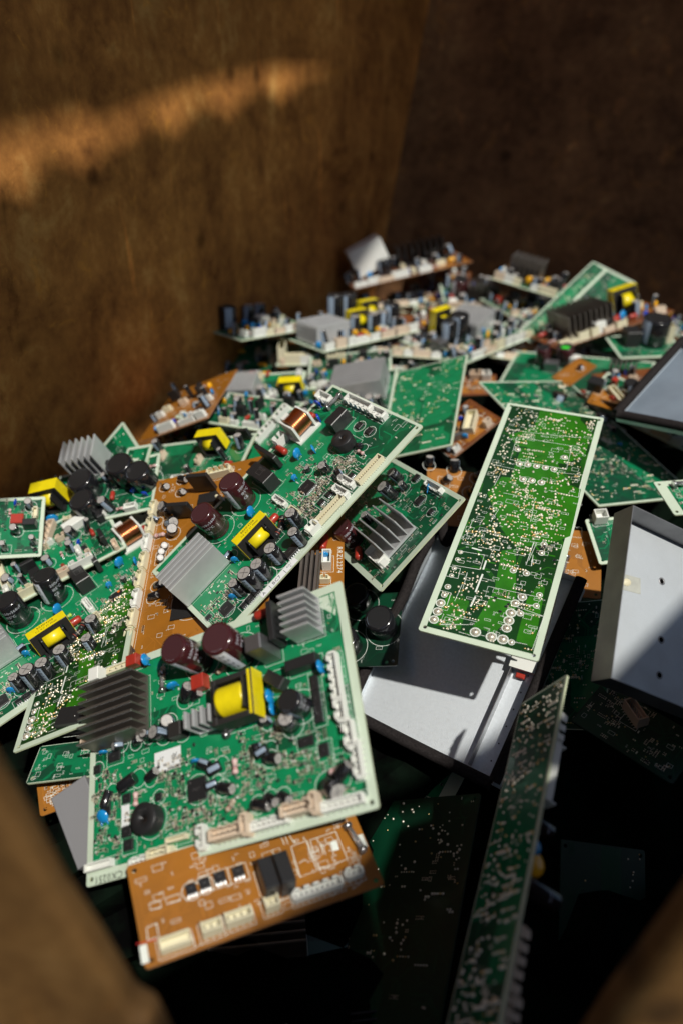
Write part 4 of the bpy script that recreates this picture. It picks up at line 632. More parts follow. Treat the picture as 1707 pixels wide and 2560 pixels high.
 {'T': [0.1185, 0.3684, 0.67], 'R': [[0.3745, 0.3399, -0.8627], [-0.391, 0.9015, 0.1855], [0.8408, 0.2678, 0.4705]], 'w': 65.9, 'h': 259.0, 'style': 'teal', 'label': 'tall green board standing on edge in the dark lower right, dotted with solder joints', 'comps': [], 'group': None, 'nm': 'B12', 'bord': (1.5, 3, 3, 2), 'ntr': 110, 'nsmd': 0, 'njoint': 420, 'ntext': 20, 'pours': 4, 'seed': 121, 'BACK': 1},
 {'T': [-0.0772, 0.8973, 0.725], 'R': [[0.6018, 0.6436, -0.4728], [-0.7986, 0.4804, -0.3626], [-0.0063, 0.5958, 0.8031]], 'w': 106.1, 'h': 106.1, 'style': 'green', 'label': 'green strip with white sockets sticking out along the left edge of the BC7 board', 'comps': [('con', -36, 38, 90, 24, 9, 9, 'white', 3, 1), ('con', -36, 5, 90, 32, 9, 9, 'white', 3, 1)], 'group': None, 'nm': 'B20', 'nsmd': 40, 'ntr': 50, 'ntext': 15, 'pours': 3, 'seed': 164, 'hero': False, 'bord': (4, 4, 4, 4)},
 {'T': [-0.1508, 1.324, 0.75], 'R': [[0.7315, -0.6815, 0.0229], [0.6775, 0.7302, 0.0883], [-0.0769, -0.049, 0.9958]], 'w': 162.9, 'h': 159.8, 'style': 'green', 'label': 'horizontal green board at the far left of the pile with a row of black capacitors', 'comps': [('RAND', 101, 26), ('cap', -30, 20, 200, 8, 24), ('cap', 8, 18, 200, 8, 22), ('cap', 48, 40, 200, 8, 18)], 'group': None, 'nm': 'F1', 'nsmd': 90, 'ntr': 50, 'ntext': 6, 'pours': 3, 'seed': 119, 'hero': False, 'cs': 1.35},
 {'T': [0.0127, 1.3322, 0.735], 'R': [[0.7755, -0.6313, 0.0079], [0.6307, 0.7752, 0.0357], [-0.0287, -0.0228, 0.9993]], 'w': 210.5, 'h': 130.7, 'style': 'green', 'label': 'green board with a pale square heat sink and two yellow transformers in the far row', 'comps': [('RAND', 102, 26), ('sink', -65, -12, 0, 50, 40, 24, 9, 'alu', 'x', 3), ('xf', 20, 5, 0, 28, 26, 26, 0), ('xf', 66, 30, 0, 28, 26, 30, 0), ('cap', 2, -12, 200, 7, 22), ('cap', 36, -18, 200, 7, 22), ('cap', 48, -14, 200, 7, 22), ('cap', 62, -16, 230, 7, 22), ('cap', 10, 50, 200, 11, 40), ('cap', 40, 52, 200, 11, 38)], 'group': None, 'nm': 'F2', 'nsmd': 90, 'ntr': 50, 'ntext': 6, 'pours': 3, 'seed': 120, 'hero': False, 'cs': 1.35},
 {'T': [-0.0188, 1.2972, 0.71], 'R': [[0.9998, 0.0056, -0.0172], [-0.006, 0.9996, -0.0259], [0.0171, 0.026, 0.9995]], 'w': 175.3, 'h': 105.2, 'style': 'green', 'label': 'edge-on green board with white sockets along its front, under the pale heat sink board', 'comps': [('RAND', 103, 12), ('con', -52, -44, 0, 30, 9, 12, 'cream', 0, 0), ('con', -16, -44, 0, 30, 9, 12, 'white', 0, 2), ('con', 40, -44, 0, 30, 9, 11, 'white', 0, 1), ('con', -78, -20, 90, 40, 9, 20, 'cream', 0, 0)], 'group': None, 'nm': 'F3', 'nsmd': 90, 'ntr': 50, 'ntext': 6, 'pours': 3, 'seed': 121, 'hero': False, 'cs': 1.35},
 {'T': [-0.1716, 1.3171, 0.69], 'R': [[0.9979, 0.0574, -0.0295], [-0.0644, 0.9187, -0.3896], [0.0047, 0.3907, 0.9205]], 'w': 127.5, 'h': 114.7, 'style': 'teal', 'label': 'dull green board leaning at the far left, white sockets down its left edge', 'comps': [('RAND', 104, 16), ('con', -56, -20, 90, 34, 9, 9, 'white', 4, 1), ('con', -56, 14, 90, 20, 9, 9, 'white', 4, 1), ('con', -56, 40, 90, 20, 9, 9, 'white', 4, 1)], 'group': None, 'nm': 'F4', 'nsmd': 90, 'ntr': 50, 'ntext': 6, 'pours': 3, 'seed': 122, 'hero': False, 'cs': 1.35},
 {'T': [0.1291, 1.6699, 0.765], 'R': [[0.968, -0.1702, -0.1844], [0.1758, 0.9843, 0.014], [0.1791, -0.0459, 0.9828]], 'w': 245.3, 'h': 147.2, 'style': 'brown', 'label': 'brown board at the very back carrying a large white plastic box', 'comps': [('RAND', 105, 22), ('sink', 40, 20, 0, 70, 30, 30, 8, 'black', 'y', 3)], 'group': None, 'nm': 'F5', 'nsmd': 90, 'ntr': 50, 'ntext': 6, 'pours': 3, 'seed': 123, 'hero': False, 'WBOX': 1, 'cs': 1.35},
 {'T': [0.248, 1.575, 0.73], 'R': [[0.9992, -0.0351, 0.0195], [0.0392, 0.9581, -0.2839], [-0.0087, 0.2844, 0.9587]], 'w': 99.2, 'h': 98.9, 'style': 'green', 'label': 'green board with a maroon capacitor and grey heat sink near the back', 'comps': [('RAND', 106, 8), ('capm', -18, 0, 200, 12, 30), ('sink', 25, -6, 0, 44, 30, 24, 8, 'aludark', 'y', 3), ('box', -34, -30, 0, 12, 10, 10, 'white', ''), ('film', -30, -8, 0, 12, 7, 8, 'red')], 'group': None, 'nm': 'F6', 'nsmd': 90, 'ntr': 50, 'ntext': 6, 'pours': 3, 'seed': 124, 'hero': False, 'cs': 1.35},
 {'T': [0.3604, 1.5309, 0.77], 'R': [[0.8849, 0.4392, 0.1548], [-0.4327, 0.8984, -0.0756], [-0.1722, -0.0001, 0.9851]], 'w': 135.7, 'h': 95.0, 'style': 'green', 'label': 'tilted green board with a black comb heat sink close to the back wall', 'comps': [('RAND', 107, 20), ('sink', -15, 0, 0, 44, 34, 32, 7, 'aludark', 'y', 3), ('box', -50, -10, 0, 12, 12, 12, 'white', ''), ('disc', 0, -25, 0, 6, 'oyel')], 'group': None, 'nm': 'F7', 'nsmd': 90, 'ntr': 50, 'ntext': 6, 'pours': 3, 'seed': 125, 'hero': False, 'cs': 1.35},
 {'T': [0.3948, 1.4186, 0.765], 'R': [[0.7295, 0.6818, 0.0543], [-0.5244, 0.6086, -0.5955], [-0.4391, 0.406, 0.8015]], 'w': 31.1, 'h': 227.1, 'style': 'green', 'label': 'narrow green board leaning diagonally across the far right of the pile', 'comps': [], 'group': None, 'nm': 'F8', 'nsmd': 40, 'ntr': 40, 'ntext': 6, 'pours': 3, 'seed': 126, 'hero': False, 'njoint': 90, 'bord': (2, 5, 2, 2)},
 {'T': [0.509, 1.5534, 0.75], 'R': [[0.793, 0.5351, -0.2913], [-0.5205, 0.3465, -0.7804], [-0.3166, 0.7705, 0.5533]], 'w': 87.6, 'h': 78.8, 'style': 'teal', 'label': 'green board corner standing upright behind the narrow diagonal board', 'comps': [], 'group': None, 'nm': 'F9', 'nsmd': 0, 'ntr': 30, 'ntext': 6, 'pours': 3, 'seed': 127, 'hero': False, 'njoint': 20, 'bord': (3, 5, 4, 5)},
 {'T': [0.4399, 1.3332, 0.75], 'R': [[0.9342, -0.2739, -0.2286], [0.2844, 0.9586, 0.014], [0.2153, -0.0781, 0.9734]], 'w': 216.5, 'h': 97.4, 'style': 'brown', 'label': 'brown board with a large dull heat sink and yellow transformer at the far right', 'comps': [('RAND', 110, 18), ('sink', -38, 0, 0, 60, 56, 30, 9, 'aludark', 'y', 3), ('xf', 52, 12, 0, 34, 32, 34, 0), ('box', -24, -34, 0, 14, 12, 14, 'white', ''), ('con', -78, -40, 0, 34, 8, 6, 'cream', 0, 0), ('film', 18, -20, 30, 16, 8, 9, 'red'), ('disc', 30, -20, 20, 6, 'blue')], 'group': None, 'nm': 'F10', 'nsmd': 90, 'ntr': 50, 'ntext': 6, 'pours': 3, 'seed': 167, 'hero': False, 'cs': 1.35},
 {'T': [0.2289, 1.3483, 0.72], 'R': [[0.7763, -0.6304, -0.0008], [0.6266, 0.7718, -0.1086], [0.069, 0.0838, 0.9941]], 'w': 176.8, 'h': 122.2, 'style': 'green', 'label': 'green board with two tall black capacitors and a light heat sink in the far middle', 'comps': [('RAND', 111, 16), ('cap', -52, 12, 200, 11, 32), ('cap', -30, 10, 200, 12, 36), ('xf', -48, 38, 0, 26, 26, 40, 0), ('sink', 20, 30, 20, 62, 44, 22, 10, 'alu', 'x', 3), ('disc', 12, -20, 30, 6, 'oyel'), ('con', 50, -10, 60, 26, 9, 10, 'white', 3, 1), ('con', 60, 20, 60, 26, 9, 10, 'white', 3, 1), ('box', -82, 5, 0, 14, 18, 14, 'steeldk', '')], 'group': None, 'nm': 'F11', 'nsmd': 90, 'ntr': 50, 'ntext': 6, 'pours': 3, 'seed': 168, 'hero': False, 'cs': 1.35},
 {'T': [0.488, 1.3246, 0.71], 'R': [[0.7537, 0.6572, 0.0], [-0.6444, 0.7391, -0.1961], [-0.1289, 0.1478, 0.9806]], 'w': 135.0, 'h': 94.5, 'style': 'green', 'label': 'green board solder side up with a cream rim below the far right capacitor', 'comps': [], 'group': None, 'nm': 'F12a', 'nsmd': 0, 'ntr': 50, 'ntext': 6, 'pours': 3, 'seed': 266, 'hero': False, 'njoint': 90, 'bord': (2, 2, 6, 2)},
 {'T': [0.495, 1.2609, 0.735], 'R': [[0.9968, -0.0798, 0.0027], [0.0792, 0.984, -0.1597], [0.0101, 0.1594, 0.9872]], 'w': 110.7, 'h': 77.5, 'style': 'teal', 'label': 'green board carrying one very wide black capacitor at the right edge of the pile', 'comps': [('cap', 14, 10, 200, 22, 44), ('box', -24, 8, 0, 24, 26, 26, 'black', ''), ('con', 42, 20, 0, 10, 30, 30, 'cream', 0, 0)], 'group': None, 'nm': 'F12b', 'nsmd': 90, 'ntr': 50, 'ntext': 6, 'pours': 3, 'seed': 267, 'hero': False, 'bord': (4, 4, 5, 4)},
 {'T': [0.3752, 1.2209, 0.7], 'R': [[0.8788, 0.439, -0.1872], [-0.471, 0.8611, -0.1915], [0.0771, 0.2564, 0.9635]], 'w': 226.1, 'h': 113.1, 'style': 'teal', 'label': 'green board with two maroon capacitors and a lime sticker, behind the wide solder side board', 'comps': [('capm', -58, 26, 200, 12, 30), ('capm', -22, 30, 200, 13, 32), ('sink', 72, 10, 0, 38, 22, 22, 6, 'aludark', 'y', 3), ('box', -40, 8, 0, 22, 14, 16, 'steeldk', ''), ('box', -6, 25, 0, 16, 12, 18, 'white', '')], 'group': None, 'nm': 'F13', 'nsmd': 90, 'ntr': 50, 'ntext': 6, 'pours': 3, 'seed': 170, 'hero': False, 'MLAB': 1},
 {'T': [-0.2036, 0.9012, 0.7], 'R': [[0.8728, 0.2776, -0.4014], [-0.3924, 0.8883, -0.2388], [0.2902, 0.3659, 0.8842]], 'w': 203.9, 'h': 81.6, 'style': 'teal', 'label': 'green board with a yellow transformer and beige sockets, left of the BC7 board', 'comps': [('xf', 52, 20, 0, 34, 32, 28, 0), ('RAND', 114, 14)], 'group': None, 'nm': 'F14a', 'nsmd': 90, 'ntr': 50, 'ntext': 6, 'pours': 3, 'seed': 268, 'hero': False},
 {'T': [-0.2858, 0.8451, 0.69], 'R': [[0.954, -0.0292, -0.2984], [-0.0999, 0.9075, -0.4081], [0.2827, 0.4191, 0.8628]], 'w': 140.7, 'h': 84.4, 'style': 'teal', 'label': 'green board with fat black capacitors, grey fins and a yellow transformer at the left', 'comps': [('sink', -20, 42, 0, 40, 30, 36, 6, 'alu', 'y', 3), ('cap', -18, 4, 200, 15, 26, 0, 0), ('cap', -12, -26, 200, 14, 24, 0, 0), ('cap', 34, 12, 200, 15, 28, 0, 0), ('cap', 58, -2, 200, 14, 24, 0, 0), ('xf', -62, 0, 0, 32, 34, 32, 0), ('disc', -60, -32, 20, 7, 'blue'), ('RAND', 115, 8)], 'group': None, 'nm': 'F14b', 'nsmd': 90, 'ntr': 50, 'ntext': 6, 'pours': 3, 'seed': 269, 'hero': False, 'cs': 1.1},
 {'T': [-0.379, 0.7787, 0.68], 'R': [[0.9917, -0.0928, 0.0894], [0.1272, 0.8171, -0.5622], [-0.0209, 0.5689, 0.8221]], 'w': 75.7, 'h': 75.7, 'style': 'teal', 'label': 'dim green board against the left wall at the edge of the picture', 'comps': [('RAND', 116, 8)], 'group': None, 'nm': 'F15', 'nsmd': 60, 'ntr': 50, 'ntext': 6, 'pours': 3, 'seed': 172, 'hero': False},
 {'T': [-0.3363, 0.7655, 0.65], 'R': [[0.8521, -0.4901, -0.1839], [0.4353, 0.8585, -0.271], [0.2907, 0.1509, 0.9449]], 'w': 165.2, 'h': 99.1, 'style': 'green', 'label': 'green board crowded with white and cream sockets above the BC6 board', 'comps': [('con', -52, 10, 90, 60, 8, 8, 'cream', 0, 0), ('con', 10, 30, 60, 40, 9, 9, 'beige', 5, 1), ('box', 50, 25, 10, 44, 12, 10, 'white', ''), ('cap', 58, 52, 0, 6, 30, 70, 320), ('RAND', 117, 24)], 'group': None, 'nm': 'F16', 'nsmd': 200, 'ntr': 50, 'ntext': 6, 'pours': 3, 'seed': 173, 'hero': False},
 {'T': [-0.1314, 1.1414, 0.69], 'R': [[0.9625, 0.1553, -0.2225], [-0.2283, 0.9065, -0.3552], [0.1465, 0.3926, 0.9079]], 'w': 142.5, 'h': 114.0, 'style': 'teal', 'label': 'green board with a ribbed light heat sink under the orange tilted board', 'comps': [('sink', -20, 10, 0, 44, 36, 26, 10, 'alu', 'y', 3), ('con', 22, -8, 60, 34, 10, 10, 'white', 5, 1), ('xf', 60, 12, 0, 30, 28, 22, 0), ('RAND', 118, 16)], 'group': None, 'nm': 'F18', 'nsmd': 90, 'ntr': 50, 'ntext': 6, 'pours': 3, 'seed': 175, 'hero': False, 'cs': 1.15},
 {'T': [-0.0096, 1.0952, 0.71], 'R': [[0.947, 0.1471, -0.2856], [-0.2045, 0.9617, -0.1827], [0.2478, 0.2314, 0.9408]], 'w': 179.0, 'h': 107.4, 'style': 'teal', 'label': 'green board with broad ribbed heat sink just behind the far BC7 corner', 'comps': [('sink', 42, 6, 0, 66, 50, 28, 11, 'alu', 'x', 3), ('box', 20, 44, 0, 26, 10, 12, 'yellow', ''), ('RAND', 119, 20)], 'group': None, 'nm': 'F19', 'nsmd': 90, 'ntr': 50, 'ntext': 6, 'pours': 3, 'seed': 176, 'hero': False, 'cs': 1.15},
 {'T': [-0.2785, 0.9064, 0.71], 'R': [[0.5631, 0.677, -0.474], [-0.6441, 0.0002, -0.7649], [-0.5177, 0.736, 0.4361]], 'w': 59.6, 'h': 59.6, 'style': 'green', 'label': 'small triangular green corner sticking up beside the grey fins at the left', 'comps': [], 'group': None, 'nm': 'F20', 'nsmd': 0, 'ntr': 20, 'ntext': 6, 'pours': 3, 'seed': 168, 'hero': False, 'njoint': 20},
 {'T': [-0.2534, 0.8688, 0.71], 'R': [[0.8797, 0.1344, -0.4562], [-0.358, 0.8186, -0.4492], [0.3131, 0.5584, 0.7682]], 'w': 40.0, 'h': 64.0, 'style': 'green', 'label': 'pale rimmed green board corner left of the BC7 board and beside the yellow transformer', 'comps': [], 'group': None, 'nm': 'F21', 'nsmd': 0, 'ntr': 30, 'ntext': 6, 'pours': 3, 'seed': 169, 'hero': False, 'njoint': 40},
 {'T': [0.1594, 0.9779, 0.715], 'R': [[0.7779, -0.5102, -0.367], [0.4237, 0.857, -0.2933], [0.4642, 0.0727, 0.8828]], 'w': 86.4, 'h': 69.1, 'style': 'brown', 'label': 'orange brown board with one long cream socket between the middle green boards', 'comps': [('con', 12, -8, 40, 34, 14, 12, 'cream', 0, 0), ('box', -20, -10, 60, 5, 30, 10, 'steeldk', ''), ('RAND', 121, 5)], 'group': None, 'nm': 'M1', 'nsmd': 0, 'ntr': 50, 'ntext': 6, 'pours': 3, 'seed': 126, 'hero': False},
 {'T': [0.1303, 0.8134, 0.7], 'R': [[0.9941, 0.088, 0.0638], [-0.0467, 0.8759, -0.4801], [-0.0981, 0.4743, 0.8749]], 'w': 64.2, 'h': 77.0, 'style': 'orange', 'label': 'burnt orange board with black blobs beside the left rim of the K2 board', 'comps': [('cap', -30, 42, 0, 5, 11, 30, 100), ('cap', 0, 38, 0, 6, 13, 40, 100), ('cap', -12, 20, 0, 5, 11, 30, 10), ('cap', 26, 30, 0, 5, 12, 30, 10), ('cap', 20, 8, 0, 7, 14, 30, 10)], 'group': None, 'nm': 'M2', 'nsmd': 0, 'ntr': 50, 'ntext': 6, 'pours': 3, 'seed': 127, 'hero': False},
 {'T': [0.2062, 1.1502, 0.71], 'R': [[0.991, 0.0575, -0.1209], [-0.1015, 0.9115, -0.3986], [0.0873, 0.4073, 0.9091]], 'w': 60.5, 'h': 42.3, 'style': 'brown', 'label': 'dark brown board with white socket and blue capacitor, above the K2 board', 'comps': [('con', 0, 16, 0, 20, 10, 12, 'beige', 0, 1), ('con', 14, 12, 0, 12, 10, 14, 'white', 0, 1), ('disc', -30, -8, 0, 4, 'dblue')], 'group': None, 'nm': 'M3', 'nsmd': 40, 'ntr': 50, 'ntext': 6, 'pours': 3, 'seed': 128, 'hero': False},
 {'T': [0.3007, 0.7447, 0.685], 'R': [[0.9965, -0.0728, -0.0401], [0.0522, 0.9234, -0.3802], [0.0647, 0.3768, 0.924]], 'w': 50.9, 'h': 61.1, 'style': 'teal', 'label': 'green board with one small white plug socket beside the right steel tray', 'comps': [('con', -10, 28, 0, 14, 12, 13, 'white', 0, 0)], 'group': None, 'nm': 'M4', 'nsmd': 20, 'ntr': 30, 'ntext': 6, 'pours': 3, 'seed': 129, 'hero': False},
 {'T': [0.2507, 0.738, 0.66], 'R': [[0.9709, 0.1918, -0.1435], [-0.2353, 0.8758, -0.4215], [0.0448, 0.443, 0.8954]], 'w': 71.3, 'h': 85.5, 'style': 'orange', 'label': 'orange board with a glass fuse, half hidden under the right rim of the K2 board', 'comps': [('fuse', -4, -8, 80, 26, 3), ('con', 0, 40, 80, 24, 9, 12, 'cream', 0, 1)], 'group': None, 'nm': 'M5', 'nsmd': 0, 'ntr': 50, 'ntext': 30, 'pours': 3, 'seed': 130, 'hero': False},
 {'T': [0.3523, 1.1538, 0.73], 'R': [[0.5125, 0.7968, -0.3199], [-0.8569, 0.4509, -0.2498], [-0.0549, 0.4022, 0.9139]], 'w': 37.9, 'h': 56.9, 'style': 'orange', 'label': 'narrow orange strip poking up behind the wide solder side board', 'comps': [('capm', 4, 10, 0, 4, 6)], 'group': None, 'nm': 'M7', 'nsmd': 0, 'ntr': 8, 'ntext': 4, 'pours': 3, 'seed': 132, 'hero': False},
 {'T': [0.3788, 1.0686, 0.72], 'R': [[0.8464, 0.5197, -0.1165], [-0.5249, 0.7768, -0.348], [-0.0903, 0.3557, 0.9302]], 'w': 44.3, 'h': 35.5, 'style': 'orange', 'label': 'short orange board with a ribbed cream socket below the comb heat sink', 'comps': [('con', 12, 8, 320, 36, 10, 9, 'cream', 10, 0), ('box', -22, 14, 0, 20, 16, 16, 'black', '')], 'group': None, 'nm': 'M8', 'nsmd': 0, 'ntr': 8, 'ntext': 4, 'pours': 3, 'seed': 133, 'hero': False},
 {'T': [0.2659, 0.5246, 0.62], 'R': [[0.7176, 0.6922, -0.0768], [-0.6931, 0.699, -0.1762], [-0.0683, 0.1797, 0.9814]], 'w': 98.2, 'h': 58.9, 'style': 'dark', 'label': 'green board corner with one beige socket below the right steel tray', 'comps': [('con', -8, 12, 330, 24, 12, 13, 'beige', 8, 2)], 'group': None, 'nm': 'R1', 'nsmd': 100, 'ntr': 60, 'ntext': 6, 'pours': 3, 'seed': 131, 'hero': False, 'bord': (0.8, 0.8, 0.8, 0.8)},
 {'T': [0.3969, 0.7648, 0.73], 'R': [[0.9934, -0.1145, 0.0], [0.1123, 0.9741, -0.1961], [0.0225, 0.1948, 0.9806]], 'w': 93.4, 'h': 56.1, 'style': 'green', 'label': 'white rimmed green board with a glass fuse at the right edge above the steel tray', 'comps': [('fuse', -16, 16, 0, 28, 3), ('disc', 0, -2, 30, 6, 'lime')], 'group': None, 'nm': 'R2', 'nsmd': 90, 'ntr': 50, 'ntext': 6, 'pours': 3, 'seed': 132, 'hero': False, 'bord': (12, 4, 4, 9)},
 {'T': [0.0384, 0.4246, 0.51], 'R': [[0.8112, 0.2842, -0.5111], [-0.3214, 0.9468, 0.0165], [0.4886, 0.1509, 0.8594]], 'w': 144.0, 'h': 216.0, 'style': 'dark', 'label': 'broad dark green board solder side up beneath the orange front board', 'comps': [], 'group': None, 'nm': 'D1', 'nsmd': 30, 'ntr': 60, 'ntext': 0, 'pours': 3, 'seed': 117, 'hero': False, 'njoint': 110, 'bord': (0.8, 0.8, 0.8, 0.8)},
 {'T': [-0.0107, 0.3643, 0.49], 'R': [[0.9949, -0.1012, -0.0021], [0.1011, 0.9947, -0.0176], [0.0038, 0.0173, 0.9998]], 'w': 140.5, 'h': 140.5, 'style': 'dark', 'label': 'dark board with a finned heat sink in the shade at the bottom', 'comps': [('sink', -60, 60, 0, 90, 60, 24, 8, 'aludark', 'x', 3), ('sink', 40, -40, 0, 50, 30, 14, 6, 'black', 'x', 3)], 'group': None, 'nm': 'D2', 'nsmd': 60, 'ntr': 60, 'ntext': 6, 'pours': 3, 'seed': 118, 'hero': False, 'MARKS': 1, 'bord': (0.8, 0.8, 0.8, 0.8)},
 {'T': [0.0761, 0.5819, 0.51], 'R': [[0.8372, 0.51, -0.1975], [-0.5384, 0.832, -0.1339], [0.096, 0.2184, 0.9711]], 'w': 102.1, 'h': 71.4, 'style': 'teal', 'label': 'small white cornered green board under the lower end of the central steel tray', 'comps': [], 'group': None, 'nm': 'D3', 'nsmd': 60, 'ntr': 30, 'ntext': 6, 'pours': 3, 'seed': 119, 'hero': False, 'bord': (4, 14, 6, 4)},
 {'T': [0.2268, 0.4165, 0.49], 'R': [[0.9178, 0.121, 0.3781], [0.1529, 0.7713, -0.6178], [-0.3664, 0.6248, 0.6894]], 'w': 92.6, 'h': 138.9, 'style': 'dark', 'label': 'black green board in deep shade at the lower right behind the standing board', 'comps': [], 'group': None, 'nm': 'D4', 'nsmd': 20, 'ntr': 20, 'ntext': 0, 'pours': 3, 'seed': 120, 'hero': False, 'njoint': 20, 'bord': (0.8, 0.8, 0.8, 0.8)},
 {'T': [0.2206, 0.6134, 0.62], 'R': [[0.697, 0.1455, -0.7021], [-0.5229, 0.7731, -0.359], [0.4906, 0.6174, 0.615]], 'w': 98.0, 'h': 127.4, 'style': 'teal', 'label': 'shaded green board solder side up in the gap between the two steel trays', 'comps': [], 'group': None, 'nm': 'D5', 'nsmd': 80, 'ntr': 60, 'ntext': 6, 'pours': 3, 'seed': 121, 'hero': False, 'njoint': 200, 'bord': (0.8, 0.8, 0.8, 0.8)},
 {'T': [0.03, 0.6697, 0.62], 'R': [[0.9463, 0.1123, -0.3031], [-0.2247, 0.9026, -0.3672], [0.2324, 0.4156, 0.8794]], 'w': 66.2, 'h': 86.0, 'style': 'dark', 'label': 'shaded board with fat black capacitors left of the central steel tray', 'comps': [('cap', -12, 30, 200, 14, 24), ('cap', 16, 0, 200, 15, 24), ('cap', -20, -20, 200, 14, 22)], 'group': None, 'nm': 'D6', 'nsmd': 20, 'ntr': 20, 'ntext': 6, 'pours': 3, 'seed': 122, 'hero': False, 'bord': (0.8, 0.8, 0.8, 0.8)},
 {'T': [-0.2413, 0.4977, 0.61], 'R': [[0.9733, 0.031, -0.2274], [-0.0581, 0.9918, -0.1135], [0.222, 0.1237, 0.9672]], 'w': 65.0, 'h': 39.0, 'style': 'teal', 'label': 'dark green board corner with a beige socket beside the rusty rim at the lower left', 'comps': [('con', 30, 16, 10, 34, 10, 10, 'beige', 0, 1), ('box', 0, 38, 0, 30, 20, 16, 'black', '')], 'group': None, 'nm': 'G2', 'nsmd': 0, 'ntr': 20, 'ntext': 14, 'pours': 3, 'seed': 121, 'hero': False, 'bord': (0.6, 0.6, 0.6, 0.6)},
 {'T': [-0.248, 0.4864, 0.585], 'R': [[0.9421, -0.3108, -0.1261], [0.2187, 0.8542, -0.4717], [0.2543, 0.4168, 0.8727]], 'w': 40.6, 'h': 32.4, 'style': 'orange', 'label': 'small orange board corner above the grey cover plate at the lower left', 'comps': [('box', 14, 22, 0, 12, 8, 8, 'cream', '')], 'group': None, 'nm': 'G3', 'nsmd': 20, 'ntr': 10, 'ntext': 14, 'pours': 3, 'seed': 122, 'hero': False},
]
TRAYS = {'T1': {'T': [0.1223, 0.6329, 0.627], 'R': [[0.8222, 0.448, -0.351], [-0.5689, 0.6295, -0.5292], [-0.0161, 0.6348, 0.7725]], 'w': 165.0, 'h': 218.3}, 'T2': {'T': [0.3097, 0.5555, 0.72], 'R': [[0.89, 0.2614, 0.3735], [0.024, 0.7912, -0.6111], [-0.4553, 0.5529, 0.6979]], 'w': 160.5, 'h': 160.5}, 'T3': {'T': [0.473, 0.9657, 0.78], 'R': [[0.7172, 0.6503, -0.2504], [-0.692, 0.7069, -0.1462], [0.0819, 0.2781, 0.957]], 'w': 159.3, 'h': 193.7}, 'G1': {'T': [-0.2169, 0.4458, 0.595], 'R': [[0.8225, -0.509, -0.2538], [0.3065, 0.7726, -0.556], [0.479, 0.3795, 0.7915]], 'w': 34.5, 'h': 65.5}, 'P1': {'T': [-0.031, 0.617, 0.725], 'R': [[0.9844, 0.0508, -0.1682], [-0.1026, 0.9434, -0.3155], [0.1426, 0.3279, 0.9339]], 'w': 18.8, 'h': 56.3}}

# ---------------------------------------------------------------- the bin
def slab(name, P, t, m, parent=None, nseg=1, jitter=0, seed=0):
    """thick plate from a flat outline P (3D points), thickness t along its normal, bevelled"""
    n = (Vector(P[1]) - Vector(P[0])).cross(Vector(P[2]) - Vector(P[0])).normalized()
    k = len(P); v = [tuple(Vector(p)) for p in P] + [tuple(Vector(p) - n * t) for p in P]
    f = [tuple(range(k)), tuple(range(2 * k - 1, k - 1, -1))] + [(i, i + k, (i + 1) % k + k, (i + 1) % k) for i in range(k)]
    me = bpy.data.meshes.new(name); me.from_pydata(v, [], f); me.materials.append(M[m]); me.update()
    o = link(name, me, parent)
    bv = o.modifiers.new('bevel', 'BEVEL'); bv.width = min(t * .4, .01); bv.segments = 3
    for p in me.polygons: p.use_smooth = False
    return o
def thing(name, label, cat, group=None, kind=None):
    o = bpy.data.objects.new(name, None); COL.objects.link(o); o['label'] = label; o['category'] = cat
    if group: o['group'] = group
    return o
BIN = thing('scrap_bin', 'deep rusted steel scrap bin whose brown walls surround the heap of circuit boards', 'scrap bin')
A0 = Vector((-.45, .75, 0)); dL = Vector((.57, 1.206, 0)).normalized(); K = Vector((.118, 1.956, .853)); Ks = Vector((.203, .431, 1.0))
def kz(z): return K + Vector((.203, .431, 1.0)) * (z - .853)
ZT = 1.75
L0 = A0 - dL * 1.1
def up(p, z): return (p.x, p.y, z)
slab('side_wall', [up(L0, 0), kz(0), kz(ZT), up(L0, ZT)], .012, 'rust', BIN)
dR = Vector((.95, -.30, 0)).normalized()
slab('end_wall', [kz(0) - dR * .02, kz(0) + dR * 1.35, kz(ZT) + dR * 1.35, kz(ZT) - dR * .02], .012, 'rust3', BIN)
# near wall with the dip the photographer looks through
def nw(x, z): return (x, .215, z)
NP = [(-1.2, .0), (1.3, .0), (1.3, 1.02), (.30, 1.02), (.195, .965), (.163, .905), (.1436, .8524), (.1332, .8112), (.123, .7719), (.1153, .7328), (.105, .69), (.08, .655), (.0, .64), (-.05, .65), (-.073, .695), (-.0808, .7328), (-.086, .7643), (-.0942, .7726), (-.1043, .8194), (-.1133, .8537), (-.1206, .8942), (-.1275, .9275), (-.15, .98), (-.20, 1.03), (-1.2, 1.04)]
rim = slab('near_wall', [nw(x, z) for x, z in NP][::-1], .018, 'rust2', BIN)
fl = slab('bin_floor', [(-1.2, .2, .01), (1.4, .2, .01), (1.4, 2.1, .01), (-1.2, 2.1, .01)], .01, 'rust', BIN)
